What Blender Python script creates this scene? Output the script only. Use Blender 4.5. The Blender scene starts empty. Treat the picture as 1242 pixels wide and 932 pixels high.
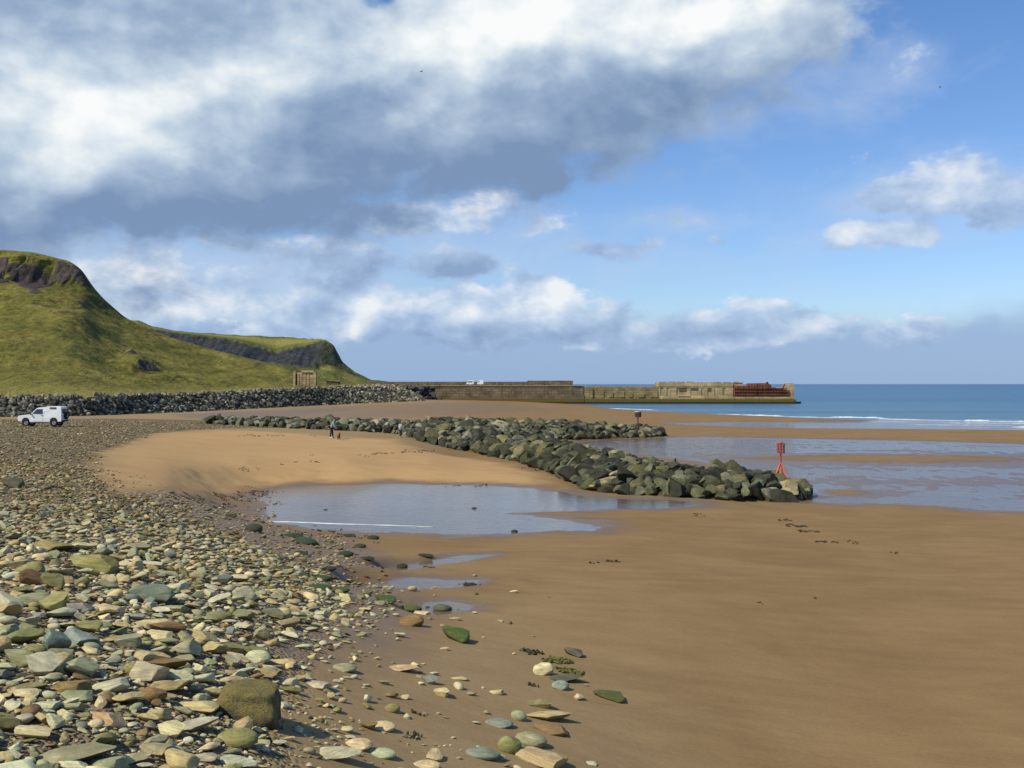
import bpy, bmesh, math, random
import numpy as np
from mathutils import Vector, Matrix, Euler

R = math.radians
SC = bpy.context.scene
COL = SC.collection

# ------------------------------------------------------------------ camera
EYE = 7.2                      # metres above the sea
FPX, U0, V0 = 1242.0, 621.0, 466.0
cam_d = bpy.data.cameras.new("camera")
cam_d.lens, cam_d.sensor_width = 36.0, 36.0
cam_d.clip_start, cam_d.clip_end = 0.1, 90000.0
cam = bpy.data.objects.new("camera", cam_d)
COL.objects.link(cam)
cam.location = (0, 0, EYE)
cam.rotation_euler = (R(90), 0, 0)
SC.camera = cam

SC.view_settings.view_transform = 'Standard'
SC.view_settings.look = 'None'
SC.view_settings.exposure = 0.0
SC.view_settings.gamma = 1.0
SC.view_settings.use_curve_mapping = False

# ------------------------------------------------------------------ sun
SUN_AZ, SUN_EL = -124.0, 46.0
sun_d = bpy.data.lights.new("sun", 'SUN')
sun_d.energy, sun_d.angle, sun_d.color = 4.6, R(0.53), (1.0, 0.90, 0.70)
sun = bpy.data.objects.new("sun", sun_d)
COL.objects.link(sun)
sdir = Vector((math.sin(R(SUN_AZ)) * math.cos(R(SUN_EL)), math.cos(R(SUN_AZ)) * math.cos(R(SUN_EL)), math.sin(R(SUN_EL))))
sun.rotation_euler = sdir.to_track_quat('Z', 'Y').to_euler()


# ------------------------------------------------------------------ node helper
class NT:
    def __init__(self, tree):
        self.t = tree

    def node(self, kind, **kw):
        n = self.t.nodes.new(kind)
        for k, v in kw.items():
            setattr(n, k, v)
        return n

    def put(self, sock, v):
        if isinstance(v, bpy.types.NodeSocket):
            self.t.links.new(v, sock)
        elif v is not None:
            if hasattr(sock.default_value, '__len__') and not hasattr(v, '__len__'):
                v = (v,) * len(sock.default_value)
            if hasattr(sock.default_value, '__len__') and len(sock.default_value) == 4 and len(v) == 3:
                v = (*v, 1.0)
            sock.default_value = v

    def m(self, op, a, b=None, c=None, clamp=False):
        n = self.node('ShaderNodeMath', operation=op, use_clamp=clamp)
        for s, v in zip(n.inputs, (a, b, c)):
            self.put(s, v)
        return n.outputs[0]

    def vm(self, op, a, b=None, c=None):
        n = self.node('ShaderNodeVectorMath', operation=op)
        for s, v in zip(n.inputs, (a, b, c)):
            self.put(s, v)
        return n.outputs['Value'] if op in ('DOT_PRODUCT', 'LENGTH', 'DISTANCE') else n.outputs[0]

    def rng(self, v, a, b, c=0.0, d=1.0, smooth=False):
        n = self.node('ShaderNodeMapRange', interpolation_type='SMOOTHSTEP' if smooth else 'LINEAR', clamp=True)
        for i, x in enumerate((v, a, b, c, d)):
            self.put(n.inputs[i], x)
        return n.outputs[0]

    def mix(self, f, a, b, mode='MIX'):
        n = self.node('ShaderNodeMix', data_type='RGBA', blend_type=mode, clamp_factor=True)
        self.put(n.inputs[0], f)
        self.put(n.inputs[6], a)
        self.put(n.inputs[7], b)
        return n.outputs[2]

    def noise(self, vec, scale, detail=4.0, rough=0.55, dist=0.0, color=False):
        n = self.node('ShaderNodeTexNoise')
        self.put(n.inputs['Vector'], vec)
        n.inputs['Scale'].default_value = scale
        n.inputs['Detail'].default_value = detail
        n.inputs['Roughness'].default_value = rough
        n.inputs['Distortion'].default_value = dist
        return n.outputs['Color' if color else 'Fac']

    def voro(self, vec, scale, feature='F1', out='Distance', rnd=1.0):
        n = self.node('ShaderNodeTexVoronoi', feature=feature)
        self.put(n.inputs['Vector'], vec)
        n.inputs['Scale'].default_value = scale
        n.inputs['Randomness'].default_value = rnd
        return n.outputs[out]

    def comb(self, x, y, z):
        n = self.node('ShaderNodeCombineXYZ')
        for s, v in zip(n.inputs, (x, y, z)):
            self.put(s, v)
        return n.outputs[0]

    def sep(self, v):
        n = self.node('ShaderNodeSeparateXYZ')
        self.put(n.inputs[0], v)
        return n.outputs

    def attr(self, name):
        return self.node('ShaderNodeAttribute', attribute_name=name)

    def bump(self, h, strength=0.5, dist=0.05, normal=None):
        n = self.node('ShaderNodeBump')
        n.inputs['Strength'].default_value = strength
        n.inputs['Distance'].default_value = dist
        self.put(n.inputs['Height'], h)
        if normal is not None:
            self.put(n.inputs['Normal'], normal)
        return n.outputs[0]


# ------------------------------------------------------------------ sky: daylight sky with the cloud banks of this day
def azel(u, v):
    x, y, z = (u - U0) / FPX, 1.0, (V0 - v) / FPX
    return math.atan2(x, y), math.atan2(z, math.hypot(x, y))


world = bpy.data.worlds.new("World")
SC.world = world
world.use_nodes = True
wt = NT(world.node_tree)
world.node_tree.nodes.clear()
tc = wt.node('ShaderNodeTexCoord').outputs['Generated']
dx, dy, dz = wt.sep(wt.vm('NORMALIZE', tc))
AZ = wt.m('ARCTAN2', dx, dy)
EL = wt.m('ARCSINE', dz)
PAE = wt.comb(AZ, EL, 0.0)
# softly warped coordinates, so that no bank keeps an even outline
w1 = wt.vm('SUBTRACT', wt.noise(wt.comb(AZ, wt.m('MULTIPLY', EL, 1.6), 0.0), 7.0, 4, 0.6, color=True), (0.5, 0.5, 0.5))
PW = wt.vm('MULTIPLY_ADD', w1, (0.10, 0.06, 0.0), PAE)


def blobs(rows, P, most=False):
    """sum (or largest) of soft elliptical banks: (u, v, ru, rv, weight)"""
    acc = None
    for (u, v, ru, rv, w) in rows:
        a, e = azel(u, v)
        ra, re = ru / FPX, rv / FPX
        q = wt.vm('MULTIPLY_ADD', P, (1 / ra, 1 / re, 0), (-a / ra, -e / re, 0))
        d2 = wt.vm('DOT_PRODUCT', q, q)
        g = wt.m('POWER', 0.4, d2)
        if acc is None:
            acc = wt.m('MULTIPLY', g, w)
        elif most and w > 0:
            acc = wt.m('SMOOTH_MAX', acc, wt.m('MULTIPLY', g, w), 0.15)
        else:
            acc = wt.m('MULTIPLY_ADD', g, w, acc)
    return acc

#SKYBODY
sky = wt.node('ShaderNodeTexSky', sky_type='NISHITA')
sky.sun_disc = False
sky.sun_elevation, sky.sun_rotation = R(SUN_EL), R(SUN_AZ % 360)
sky.altitude, sky.air_density, sky.dust_density, sky.ozone_density = 10, 1.0, 0.6, 2.0
SKY_STRENGTH = 0.12

NV = wt.comb(AZ, wt.m('MULTIPLY', EL, 1.5), 0.31)
n_big = wt.noise(NV, 5.0, 9, 0.58, 0.3)
n_mid = wt.noise(NV, 13.0, 9, 0.6, 0.25)
n_fin = wt.noise(NV, 34.0, 7, 0.62, 0.2)
# the same noise a little towards the sun: the difference lights one side of each billow
NVs = wt.vm('ADD', NV, (-0.012, 0.020, 0.0))
soft, soft_s = wt.noise(NV, 9.0, 5, 0.5, 0.2), wt.noise(wt.vm('ADD', NV, (-0.020, 0.034, 0.0)), 9.0, 5, 0.5, 0.2)
fine_s = wt.noise(NVs, 16.0, 6, 0.52, 0.2)
fine_r = wt.noise(NV, 16.0, 6, 0.52, 0.2)
relief = wt.m('SUBTRACT', soft, soft_s)
relief2 = wt.m('SUBTRACT', fine_r, fine_s)

# --- the large bank overhead
big = blobs([
    (-150, 30, 330, 285, 1.0), (130, 40, 330, 270, 1.0), (420, 40, 300, 225, 1.0), (640, 40, 250, 165, 1.0),
    (830, 30, 190, 118, 1.0), (920, 40, 105, 66, 1.0), (230, 190, 330, 120, 1.0), (560, 150, 150, 110, 1.0), (745, 120, 130, 85, 1.0),
    (650, 212, 46, 34, 1.0), (1090, -330, 420, 150, 0.8), (466, -34, 30, 30, -1.0),
], PW, True)
big = wt.m('ADD', big, wt.m('MULTIPLY', wt.m('SUBTRACT', n_mid, 0.5), 1.0))
a_big = wt.rng(big, 0.30, 0.66, smooth=True)
# --- its light: white where the sun reaches it, slate blue at the base
lit = blobs([
    (120, 150, 180, 90, 0.56), (50, 210, 130, 60, 0.26), (300, 30, 200, 60, 0.10), (690, 10, 220, 55, 0.58), (620, 70, 120, 40, 0.12), (250, 110, 90, 60, 0.12), (900, 10, 120, 50, 0.3), (480, 20, 120, 60, 0.15),
    (30, 40, 110, 60, -0.22), (150, 255, 220, 40, -0.22), (330, 240, 260, 50, -0.28), (560, 205, 190, 45, -0.18), (120, 280, 220, 30, -0.30), (650, 215, 60, 30, -0.16), (760, 150, 120, 40, -0.05), (480, 90, 160, 40, 0.10),
    (300, -500, 900, 350, 0.2),
], PW)
lit = wt.m('ADD', lit, wt.m('MULTIPLY', relief, 0.85))
lit = wt.m('ADD', lit, wt.m('MULTIPLY', relief2, 0.55))
lit = wt.m('ADD', lit, wt.m('MULTIPLY', wt.m('SUBTRACT', soft, 0.5), 0.75))
lit = wt.m('ADD', lit, 0.21)

# --- lower banks and small cumulus
low = blobs([
    (140, 330, 170, 36, 0.72), (230, 365, 210, 48, 0.80), (400, 380, 200, 48, 0.76), (560, 390, 180, 46, 0.78), (655, 375, 80, 46, 0.9),
    (740, 396, 120, 34, 0.8), (900, 402, 150, 34, 0.75), (905, 370, 60, 14, 0.75), (1090, 394, 95, 24, 0.75), (425, 322, 74, 30, 0.78), (560, 325, 92, 36, 0.78),
    (510, 265, 200, 30, 0.72), (600, 245, 70, 26, 0.62), (330, 300, 200, 20, 0.55),
    (1150, 232, 110, 36, 0.85), (1240, 245, 90, 36, 0.8), (1060, 290, 75, 24, 0.75), (1110, 265, 40, 22, 0.5),
    (735, 300, 80, 22, 0.62), (815, 268, 90, 18, 0.52), (860, 292, 36, 14, 0.45), (1030, 85, 150, 46, 0.42), (880, 125, 60, 36, 0.55), (1030, 200, 80, 20, 0.45), (990, 280, 60, 24, 0.38), (1180, 180, 90, 18, 0.35),
], PW, True)
low = wt.m('ADD', low, wt.m('MULTIPLY', wt.m('SUBTRACT', n_mid, 0.5), 0.85))
low = wt.m('ADD', low, wt.m('MULTIPLY', wt.m('SUBTRACT', n_fin, 0.5), 0.62))
a_low = wt.rng(low, 0.38, 0.60, smooth=True)
lit2 = blobs([
    (660, 350, 60, 16, 0.42), (720, 368, 60, 10, 0.28), (905, 368, 50, 9, 0.4), (1095, 382, 70, 8, 0.42), (1150, 222, 90, 20, 0.3), (1060, 285, 50, 14, 0.2), (585, 248, 50, 14, 0.22), (260, 380, 90, 18, 0.15), (530, 370, 80, 14, 0.15),
    (420, 328, 60, 16, -0.30), (560, 334, 70, 18, -0.28), (545, 305, 50, 10, 0.14), (405, 306, 40, 8, 0.10), (240, 372, 60, 16, 0.3), (160, 340, 110, 22, 0.25), (330, 360, 50, 12, 0.2), (430, 372, 60, 12, 0.2), (560, 415, 300, 18, -0.15), (880, 408, 200, 12, -0.1), (735, 300, 60, 16, -0.2), (1190, 262, 90, 14, -0.3), (180, 330, 200, 30, 0.0),
], PAE)
lit2 = wt.m('ADD', lit2, wt.m('MULTIPLY', relief2, 1.6))
lit2 = wt.m('ADD', lit2, wt.m('MULTIPLY', wt.m('SUBTRACT', n_fin, 0.5), 0.5))
lit2 = wt.m('ADD', lit2, 0.46)

# --- distant blue-grey bank low over the sea
veil = blobs([(600, 440, 360, 44, 0.8), (900, 440, 330, 36, 0.75), (250, 425, 300, 60, 0.75), (1260, 435, 330, 56, 0.85)], PW)
a_veil = wt.rng(wt.m('ADD', veil, wt.m('MULTIPLY', wt.m('SUBTRACT', n_big, 0.5), 0.5)), 0.15, 0.85, 0.0, 0.9, True)

# clear sky: the daylight model, its blue deepened with height as on this day
clear = wt.vm('SCALE', sky.outputs[0], None)
clear.node.inputs['Scale'].default_value = SKY_STRENGTH
tint = wt.node('ShaderNodeValToRGB')
wt.put(tint.inputs[0], wt.rng(EL, 0.0, 0.45))
cr = tint.color_ramp
cr.elements[0].position, cr.elements[0].color = 0.0, (0.86, 0.96, 1.18, 1)
cr.elements[1].position, cr.elements[1].color = 1.0, (0.60, 0.88, 1.20, 1)
clear = wt.vm('MULTIPLY', clear, tint.outputs[0])


def cloud_ramp(f, stops):
    n = wt.node('ShaderNodeValToRGB')
    wt.put(n.inputs[0], f)
    e = n.color_ramp.elements
    e[0].position, e[0].color = stops[0][0], (*stops[0][1], 1)
    e[1].position, e[1].color = stops[-1][0], (*stops[-1][1], 1)
    for p, c in stops[1:-1]:
        x = e.new(p)
        x.color = (*c, 1)
    return n.outputs[0]


c_big = cloud_ramp(lit, [(0.0, (0.20, 0.30, 0.48)), (0.32, (0.32, 0.43, 0.60)), (0.60, (0.53, 0.64, 0.76)), (0.85, (0.80, 0.86, 0.90)), (1.0, (0.95, 0.97, 0.97))])
c_low = cloud_ramp(lit2, [(0.0, (0.24, 0.35, 0.55)), (0.4, (0.40, 0.53, 0.74)), (0.62, (0.56, 0.67, 0.82)), (0.85, (0.78, 0.83, 0.90)), (1.0, (0.93, 0.94, 0.94))])
col = wt.mix(a_veil, clear, (0.30, 0.44, 0.68))
thin = blobs([(1130, 235, 170, 46, 0.75), (820, 268, 130, 26, 0.6), (1030, 95, 150, 60, 0.6), (230, 330, 330, 50, 0.85), (560, 300, 230, 60, 0.7), (880, 130, 80, 50, 0.6), (1040, 290, 120, 26, 0.6), (700, 330, 300, 40, 0.5)], PW, True)
thin = wt.m('ADD', thin, wt.m('MULTIPLY', wt.m('SUBTRACT', n_mid, 0.5), 0.9))
col = wt.mix(wt.rng(thin, 0.18, 0.85, 0.0, 0.62, True), col, (0.52, 0.63, 0.82))
col = wt.mix(wt.m('MULTIPLY', a_low, 0.84), col, c_low)
col = wt.mix(a_big, col, c_big)
bg = wt.node('ShaderNodeBackground')
wt.put(bg.inputs['Color'], col)
bg.inputs['Strength'].default_value = 1.0
wt.t.links.new(bg.outputs[0], wt.node('ShaderNodeOutputWorld').inputs['Surface'])
world.cycles.sampling_method = 'MANUAL'
world.cycles.sample_map_resolution = 512


# ================================================================== numbers: noise, projection, polygons
_rs = np.random.RandomState(7)
PERM = np.concatenate([_rs.permutation(512)] * 3)
GRAD = np.stack([np.cos(np.linspace(0, 2 * np.pi, 512, False)), np.sin(np.linspace(0, 2 * np.pi, 512, False))], 1)


def gnoise(x, y, seed=0):
    """gradient noise, about -0.7..0.7"""
    x, y = np.asarray(x, float), np.asarray(y, float)
    xi, yi = np.floor(x).astype(int), np.floor(y).astype(int)
    fx, fy = x - xi, y - yi
    ux, uy = fx * fx * fx * (fx * (fx * 6 - 15) + 10), fy * fy * fy * (fy * (fy * 6 - 15) + 10)

    def g(ix, iy, dx, dy):
        h = PERM[(PERM[(ix + seed * 37) % 512] + iy) % 512]
        return GRAD[h, 0] * dx + GRAD[h, 1] * dy
    a, b = g(xi, yi, fx, fy), g(xi + 1, yi, fx - 1, fy)
    c, d = g(xi, yi + 1, fx, fy - 1), g(xi + 1, yi + 1, fx - 1, fy - 1)
    return (a * (1 - ux) + b * ux) * (1 - uy) + (c * (1 - ux) + d * ux) * uy


def fbm(x, y, oct=4, seed=0, gain=0.5):
    r, a, s = 0.0, 1.0, 1.0
    for i in range(oct):
        r = r + a * gnoise(np.asarray(x) * s, np.asarray(y) * s, seed + i)
        a *= gain
        s *= 2.03
    return r


def sstep(a, b, v):
    t = np.clip((v - a) / (b - a), 0, 1)
    return t * t * (3 - 2 * t)


def G(u, v, z):
    """ground point seen at photo pixel (u, v) if the ground there stands at height z"""
    Y = (EYE - z) * FPX / (v - V0)
    return ((u - U0) / FPX * Y, Y)


def at(u, v, Y):
    return Vector(((u - U0) / FPX * Y, Y, EYE - (v - V0) / FPX * Y))


def sdf(px, py, poly):
    """signed distance to a polygon, negative inside"""
    px, py = np.asarray(px, float), np.asarray(py, float)
    d2 = np.full(px.shape, 1e18)
    ins = np.zeros(px.shape, bool)
    n = len(poly)
    for i in range(n):
        ax, ay = poly[i]
        bx, by = poly[(i + 1) % n]
        ex, ey = bx - ax, by - ay
        L = ex * ex + ey * ey + 1e-12
        t = np.clip(((px - ax) * ex + (py - ay) * ey) / L, 0, 1)
        d2 = np.minimum(d2, (px - ax - t * ex) ** 2 + (py - ay - t * ey) ** 2)
        if ay != by:
            c = ((ay > py) != (by > py)) & (px < (bx - ax) * (py - ay) / (by - ay) + ax)
            ins ^= c
    d = np.sqrt(d2)
    return np.where(ins, -d, d)


# ------------------------------------------------------------------ objects
def tag(o, label=None, cat=None, group=None, kind=None):
    if label:
        o['label'] = label
    if cat:
        o['category'] = cat
    if group:
        o['group'] = group
    if kind:
        o['kind'] = kind
    return o


def link(name, me, mat=None, parent=None, smooth=None):
    o = bpy.data.objects.new(name, me)
    COL.objects.link(o)
    if mat is not None:
        me.materials.append(mat)
    if parent is not None:
        o.parent = parent
    if smooth is not None:
        me.polygons.foreach_set('use_smooth', [smooth] * len(me.polygons))
    return o


def empty(name, loc=(0, 0, 0), rz=0.0):
    o = bpy.data.objects.new(name, None)
    o.empty_display_size = 0.3
    COL.objects.link(o)
    o.location = loc
    o.rotation_euler = (0, 0, rz)
    return o


def np_mesh(name, verts, faces, smooth=True):
    """verts (n,3); faces (m,k) with one k"""
    me = bpy.data.meshes.new(name)
    verts, faces = np.asarray(verts, np.float32), np.asarray(faces, np.int32)
    m, k = faces.shape
    me.vertices.add(len(verts))
    me.vertices.foreach_set('co', verts.ravel())
    me.loops.add(m * k)
    me.loops.foreach_set('vertex_index', faces.ravel())
    me.polygons.add(m)
    me.polygons.foreach_set('loop_start', np.arange(0, m * k, k, dtype=np.int32))
    me.polygons.foreach_set('use_smooth', np.full(m, smooth))
    me.update(calc_edges=True)
    return me


def put_attr(me, name, rgba):
    a = me.color_attributes.new(name, 'FLOAT_COLOR', 'POINT')
    a.data.foreach_set('color', np.asarray(rgba, np.float32).ravel())


class MB:
    """collects boxes, prisms, tubes into one mesh"""

    def __init__(self):
        self.bm = bmesh.new()

    def box(self, c, s, rot=None, bevel=0.0, jit=0.0):
        M = Matrix.Translation(c) @ (Euler(rot).to_matrix().to_4x4() if rot else Matrix()) @ Matrix.Diagonal((*s, 1))
        r = bmesh.ops.create_cube(self.bm, size=1.0, matrix=M)
        vs = r['verts']
        if jit:
            for v in vs:
                v.co += Vector((random.uniform(-jit, jit), random.uniform(-jit, jit), random.uniform(-jit, jit)))
        if bevel:
            es = list({e for v in vs for e in v.link_edges})
            bmesh.ops.bevel(self.bm, geom=es, offset=bevel, segments=2, affect='EDGES', profile=0.6)
        return self

    def prism(self, pts, y0, y1, bevel=0.0):
        """outline in x,z drawn out along y"""
        a = [self.bm.verts.new((x, y0, z)) for x, z in pts]
        b = [self.bm.verts.new((x, y1, z)) for x, z in pts]
        n = len(pts)
        fs = [self.bm.faces.new(a[::-1]), self.bm.faces.new(b)]
        for i in range(n):
            fs.append(self.bm.faces.new((a[i], a[(i + 1) % n], b[(i + 1) % n], b[i])))
        bmesh.ops.recalc_face_normals(self.bm, faces=fs)
        if bevel:
            es = list({e for f in fs for e in f.edges})
            bmesh.ops.bevel(self.bm, geom=es, offset=bevel, segments=2, affect='EDGES', profile=0.6)
        return self

    def tube(self, p, q, r0, r1=None, n=10):
        p, q = Vector(p), Vector(q)
        r1 = r0 if r1 is None else r1
        d = q - p
        M = Matrix.Translation((p + q) / 2) @ d.to_track_quat('Z', 'Y').to_matrix().to_4x4()
        bmesh.ops.create_cone(self.bm, cap_ends=True, segments=n, radius1=r0, radius2=r1, depth=d.length, matrix=M)
        return self

    def ball(self, c, s, sub=2, rot=None):
        M = Matrix.Translation(c) @ (Euler(rot).to_matrix().to_4x4() if rot else Matrix()) @ Matrix.Diagonal((*s, 1))
        bmesh.ops.create_icosphere(self.bm, subdivisions=sub, radius=1.0, matrix=M)
        return self

    def torus(self, c, R0, r, axis='Y', n=24, k=10):
        rings = []
        for i in range(n):
            a = 2 * math.pi * i / n
            ring = []
            for j in range(k):
                b = 2 * math.pi * j / k
                rr = R0 + r * math.cos(b)
                p = (rr * math.cos(a), r * math.sin(b), rr * math.sin(a)) if axis == 'Y' else (rr * math.cos(a), rr * math.sin(a), r * math.sin(b))
                ring.append(self.bm.verts.new(Vector(p) + Vector(c)))
            rings.append(ring)
        for i in range(n):
            A, B = rings[i], rings[(i + 1) % n]
            for j in range(k):
                self.bm.faces.new((A[j], A[(j + 1) % k], B[(j + 1) % k], B[j]))
        return self

    def build(self, name, mat=None, parent=None, smooth=False):
        bmesh.ops.recalc_face_normals(self.bm, faces=self.bm.faces)
        me = bpy.data.meshes.new(name)
        self.bm.to_mesh(me)
        self.bm.free()
        return link(name, me, mat, parent, smooth)


# ------------------------------------------------------------------ materials
def material(name):
    m = bpy.data.materials.new(name)
    m.use_nodes = True
    t = NT(m.node_tree)
    b = m.node_tree.nodes['Principled BSDF']
    return m, t, b


def paint(name, col, rough=0.6, spec=0.4, metal=0.0, var=0.15, scale=3.0, bump=0.0):
    m, t, b = material(name)
    co = t.node('ShaderNodeTexCoord').outputs['Object']
    n = t.noise(co, scale, 5, 0.6)
    lo, hi = [c * (1 - var) for c in col], [min(1, c * (1 + var)) for c in col]
    t.put(b.inputs['Base Color'], t.mix(t.rng(n, 0.3, 0.7), lo, hi))
    b.inputs['Roughness'].default_value = rough
    b.inputs['Specular IOR Level'].default_value = spec
    b.inputs['Metallic'].default_value = metal
    if bump:
        t.put(b.inputs['Normal'], t.bump(t.noise(co, scale * 6, 4, 0.6), 0.6, bump))
    return m


# ================================================================== the lie of the land
# ground points read off the photograph: (u, v, height above the sea)
CTRL = [
    (-400, 1250, 4.6), (0, 1250, 4.5), (300, 1250, 4.1), (621, 1250, 3.0), (900, 1250, 1.9), (1300, 1250, 1.4), (1700, 1250, 1.2),
    (-200, 932, 4.4), (0, 932, 4.2), (300, 932, 3.6), (450, 932, 3.0), (700, 932, 2.2), (950, 932, 1.5), (1242, 932, 1.2), (1600, 932, 1.1),
    (-200, 750, 4.3), (0, 750, 4.1), (200, 750, 3.7), (400, 750, 2.7), (560, 750, 2.0), (800, 750, 1.5), (1242, 750, 1.0), (1600, 750, .9),
    (-200, 650, 4.1), (0, 650, 3.9), (150, 650, 3.6), (300, 650, 2.4), (400, 655, 1.6), (560, 655, 1.2), (800, 655, 1.0), (1242, 655, .75), (1600, 650, .7),
    (0, 590, 3.7), (130, 590, 3.3), (250, 592, 2.1), (285, 598, 1.5), (320, 598, 1.12), (470, 584, 1.15), (560, 584, 1.12), (690, 594, 1.06), (760, 620, 1.02), (500, 620, .98), (-200, 590, 4.0),
    (200, 560, 2.8), (300, 560, 2.15), (420, 560, 1.9), (520, 560, 1.6), (620, 566, 1.25), (660, 580, 1.1),
    (0, 540, 3.6), (150, 535, 3.2), (260, 526, 2.8), (400, 531, 2.3), (490, 531, 1.95), (560, 553, 1.2), (640, 560, 1.0), (700, 600, .85), (850, 608, .65), (985, 604, .55),
    (-200, 520, 3.6), (45, 517, 3.4), (160, 514, 3.15), (0, 506, 3.1), (-150, 507, 3.3), (100, 505, 3.0), (230, 500, 2.6), (330, 495, 2.3), (400, 491, 2.0), (460, 488.5, 2.1), (515, 487, 2.2),
    (330, 506, 2.5), (430, 500, 2.2), (520, 497, 1.75), (570, 488.5, 1.5), (620, 493, 1.05), (600, 487.5, 1.1), (700, 489.5, .45),
    (720, 503, .6), (800, 509, .45), (900, 508.5, .35), (975, 511, .35), (870, 524, .55), (1050, 527, .5), (1242, 530, .5), (1500, 533, .5),
    (730, 537, .6), (840, 545, .5), (1000, 560, .52), (1242, 560, .5), (1242, 600, .5), (1500, 580, .5), (1100, 625, .65), (1242, 632, .65), (1000, 618, .68),
]
_cw = np.array([G(u, v, z) for u, v, z in CTRL])
_cz = np.array([z for _, _, z in CTRL])


def _feat(x, y):
    y = np.maximum(y, 3.5)
    return np.stack([np.clip(np.asarray(x) / y, -0.9, 0.95) * 3.2, np.log(y)], -1)


_cf = _feat(_cw[:, 0], _cw[:, 1])
_A = np.linalg.norm(_cf[:, None] - _cf[None], axis=-1)
_Pm = np.concatenate([np.ones((len(_cf), 1)), _cf], 1)
_M = np.block([[_A + 0.02 * np.eye(len(_cf)), _Pm], [_Pm.T, np.zeros((3, 3))]])
_W = np.linalg.solve(_M, np.concatenate([_cz, np.zeros(3)]))


def hbase(x, y):
    x, y = np.asarray(x, float), np.asarray(y, float)
    f = _feat(x.ravel(), y.ravel())
    out = np.empty(len(f))
    for i in range(0, len(f), 40000):
        g = f[i:i + 40000]
        out[i:i + 40000] = np.linalg.norm(g[:, None] - _cf[None], axis=-1) @ _W[:-3] + np.concatenate([np.ones((len(g), 1)), g], 1) @ _W[-3:]
    return out.reshape(x.shape)


def GT(u, v):
    """ground point under photo pixel (u, v)"""
    z = 2.0
    for _ in range(40):
        x, y = G(u, v, z)
        z += 0.5 * (float(hbase(x, y)) - z)
    return G(u, v, z)


def P0(pts, z=None):
    return [GT(u, v) if z is None else G(u, v, z) for u, v in pts]


# pools, wet flats and the sea: (outline in the photo, water level, depth, width of the bank)
POOL_Z = 1.0
POOL = P0([(316, 601), (345, 592), (400, 588.5), (470, 587.5), (560, 589), (640, 592), (685, 598), (720, 604), (790, 606), (838, 608.5), (838, 613), (790, 617), (738, 618),
           (690, 620.5), (622, 622.5), (600, 624), (650, 625.5), (690, 633), (738, 641), (728, 644), (620, 647.5), (540, 648.5), (440, 646), (375, 641), (325, 634)], POOL_Z)
RILL_A = [(425, 697), (440, 692), (500, 694), (540, 700), (582, 703), (580, 707), (540, 708), (490, 708), (440, 705)]
RILL_B = [(455, 682), (500, 676), (560, 672), (604, 672), (570, 677), (520, 681), (475, 686)]
RILL_C = [(505, 729), (520, 725), (545, 727), (575, 734), (572, 738), (540, 737), (512, 738)]
FLAT_Z = 0.45
FLAT = P0([(660, 541), (740, 533.5), (850, 530.5), (1000, 533), (1100, 535), (1242, 539), (1600, 545), (1600, 640), (1300, 622), (1242, 619.5), (1190, 618.5), (1140, 613), (1090, 610),
           (1000, 609.5), (988, 607), (1010, 603), (985, 598), (955, 586), (900, 568), (800, 553), (720, 546)], FLAT_Z)
SEA = P0([(712, 491), (745, 496), (790, 499), (860, 502), (930, 504.8), (985, 508), (1040, 509.5), (1075, 511), (1040, 512.6), (980, 512.8), (900, 512.4), (815, 513.4),
          (822, 515), (900, 518), (980, 519.6), (1100, 520.6), (1242, 522), (1700, 526)], 0.0) + [(900, 150), (1400, 460), (60, 460), (14, 380)]
DRY = P0([(108, 577), (122, 547), (190, 526), (262, 521.5), (330, 523.5), (420, 531), (480, 533), (512, 547), (580, 557), (640, 570), (664, 580), (652, 591), (560, 587), (470, 583), (400, 584), (320, 590), (240, 600), (150, 600)])
SHINGLE = P0([(-520, 1200), (230, 1200), (285, 932), (262, 900), (300, 870), (335, 800), (385, 752), (408, 706), (330, 672), (255, 640), (195, 613), (140, 599), (108, 577), (116, 549), (188, 525), (262, 520), (336, 519), (330, 511), (120, 508), (-100, 510), (-520, 522)])
GROYNE = [(-3, 89), (-0.3, 82.5), (2.5, 71), (3.4, 64), (4.6, 60.5), (8, 57.8), (12, 56.8), (15.2, 57.8), (17.8, 60.2), (18.1, 62.4), (17, 65), (13.5, 67.5), (11.5, 72), (9.5, 80), (6.5, 90), (3, 97)]
GROYNE_FAR = [(-34, 111), (-28, 109.5), (-17.5, 107.5), (-12, 107), (-8.7, 97), (-4.5, 91), (-1, 88), (3, 96), (2.5, 108), (5.8, 121), (12, 125.5), (18.5, 129.5), (20.2, 132), (19, 135), (12, 137.5), (2, 134.5), (-8, 127.5), (-17, 119), (-28, 115), (-34, 114)]
SEEP = P0([(222, 503.5), (270, 500.5), (340, 499), (430, 495.5), (400, 500), (330, 505), (245, 508)])
APRON = P0([(150, 602), (300, 598), (335, 606), (330, 640), (420, 650), (470, 690), (480, 740), (420, 790), (350, 790), (408, 706), (330, 672), (255, 640), (195, 613)])
MUD = P0([(210, 506), (300, 499), (400, 494), (515, 489), (600, 490), (680, 497), (560, 502), (420, 508), (300, 510)])
R_A, R_B, R_C = P0(RILL_A), P0(RILL_B), P0(RILL_C)


def near(x, y, poly, pad):
    a = np.array(poly)
    return (x > a[:, 0].min() - pad) & (x < a[:, 0].max() + pad) & (y > a[:, 1].min() - pad) & (y < a[:, 1].max() + pad)


def sdf_near(x, y, poly, pad):
    d = np.full(np.shape(x), 1e3)
    m = near(x, y, poly, pad)
    if np.any(m):
        d[m] = sdf(np.asarray(x)[m], np.asarray(y)[m], poly)
    return d


_lev = {}


def rill_level(poly):
    k = id(poly)
    if k not in _lev:
        a = np.array(poly)
        _lev[k] = float(hbase(a[:, 0], a[:, 1]).min()) - 0.01
    return _lev[k]


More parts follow.
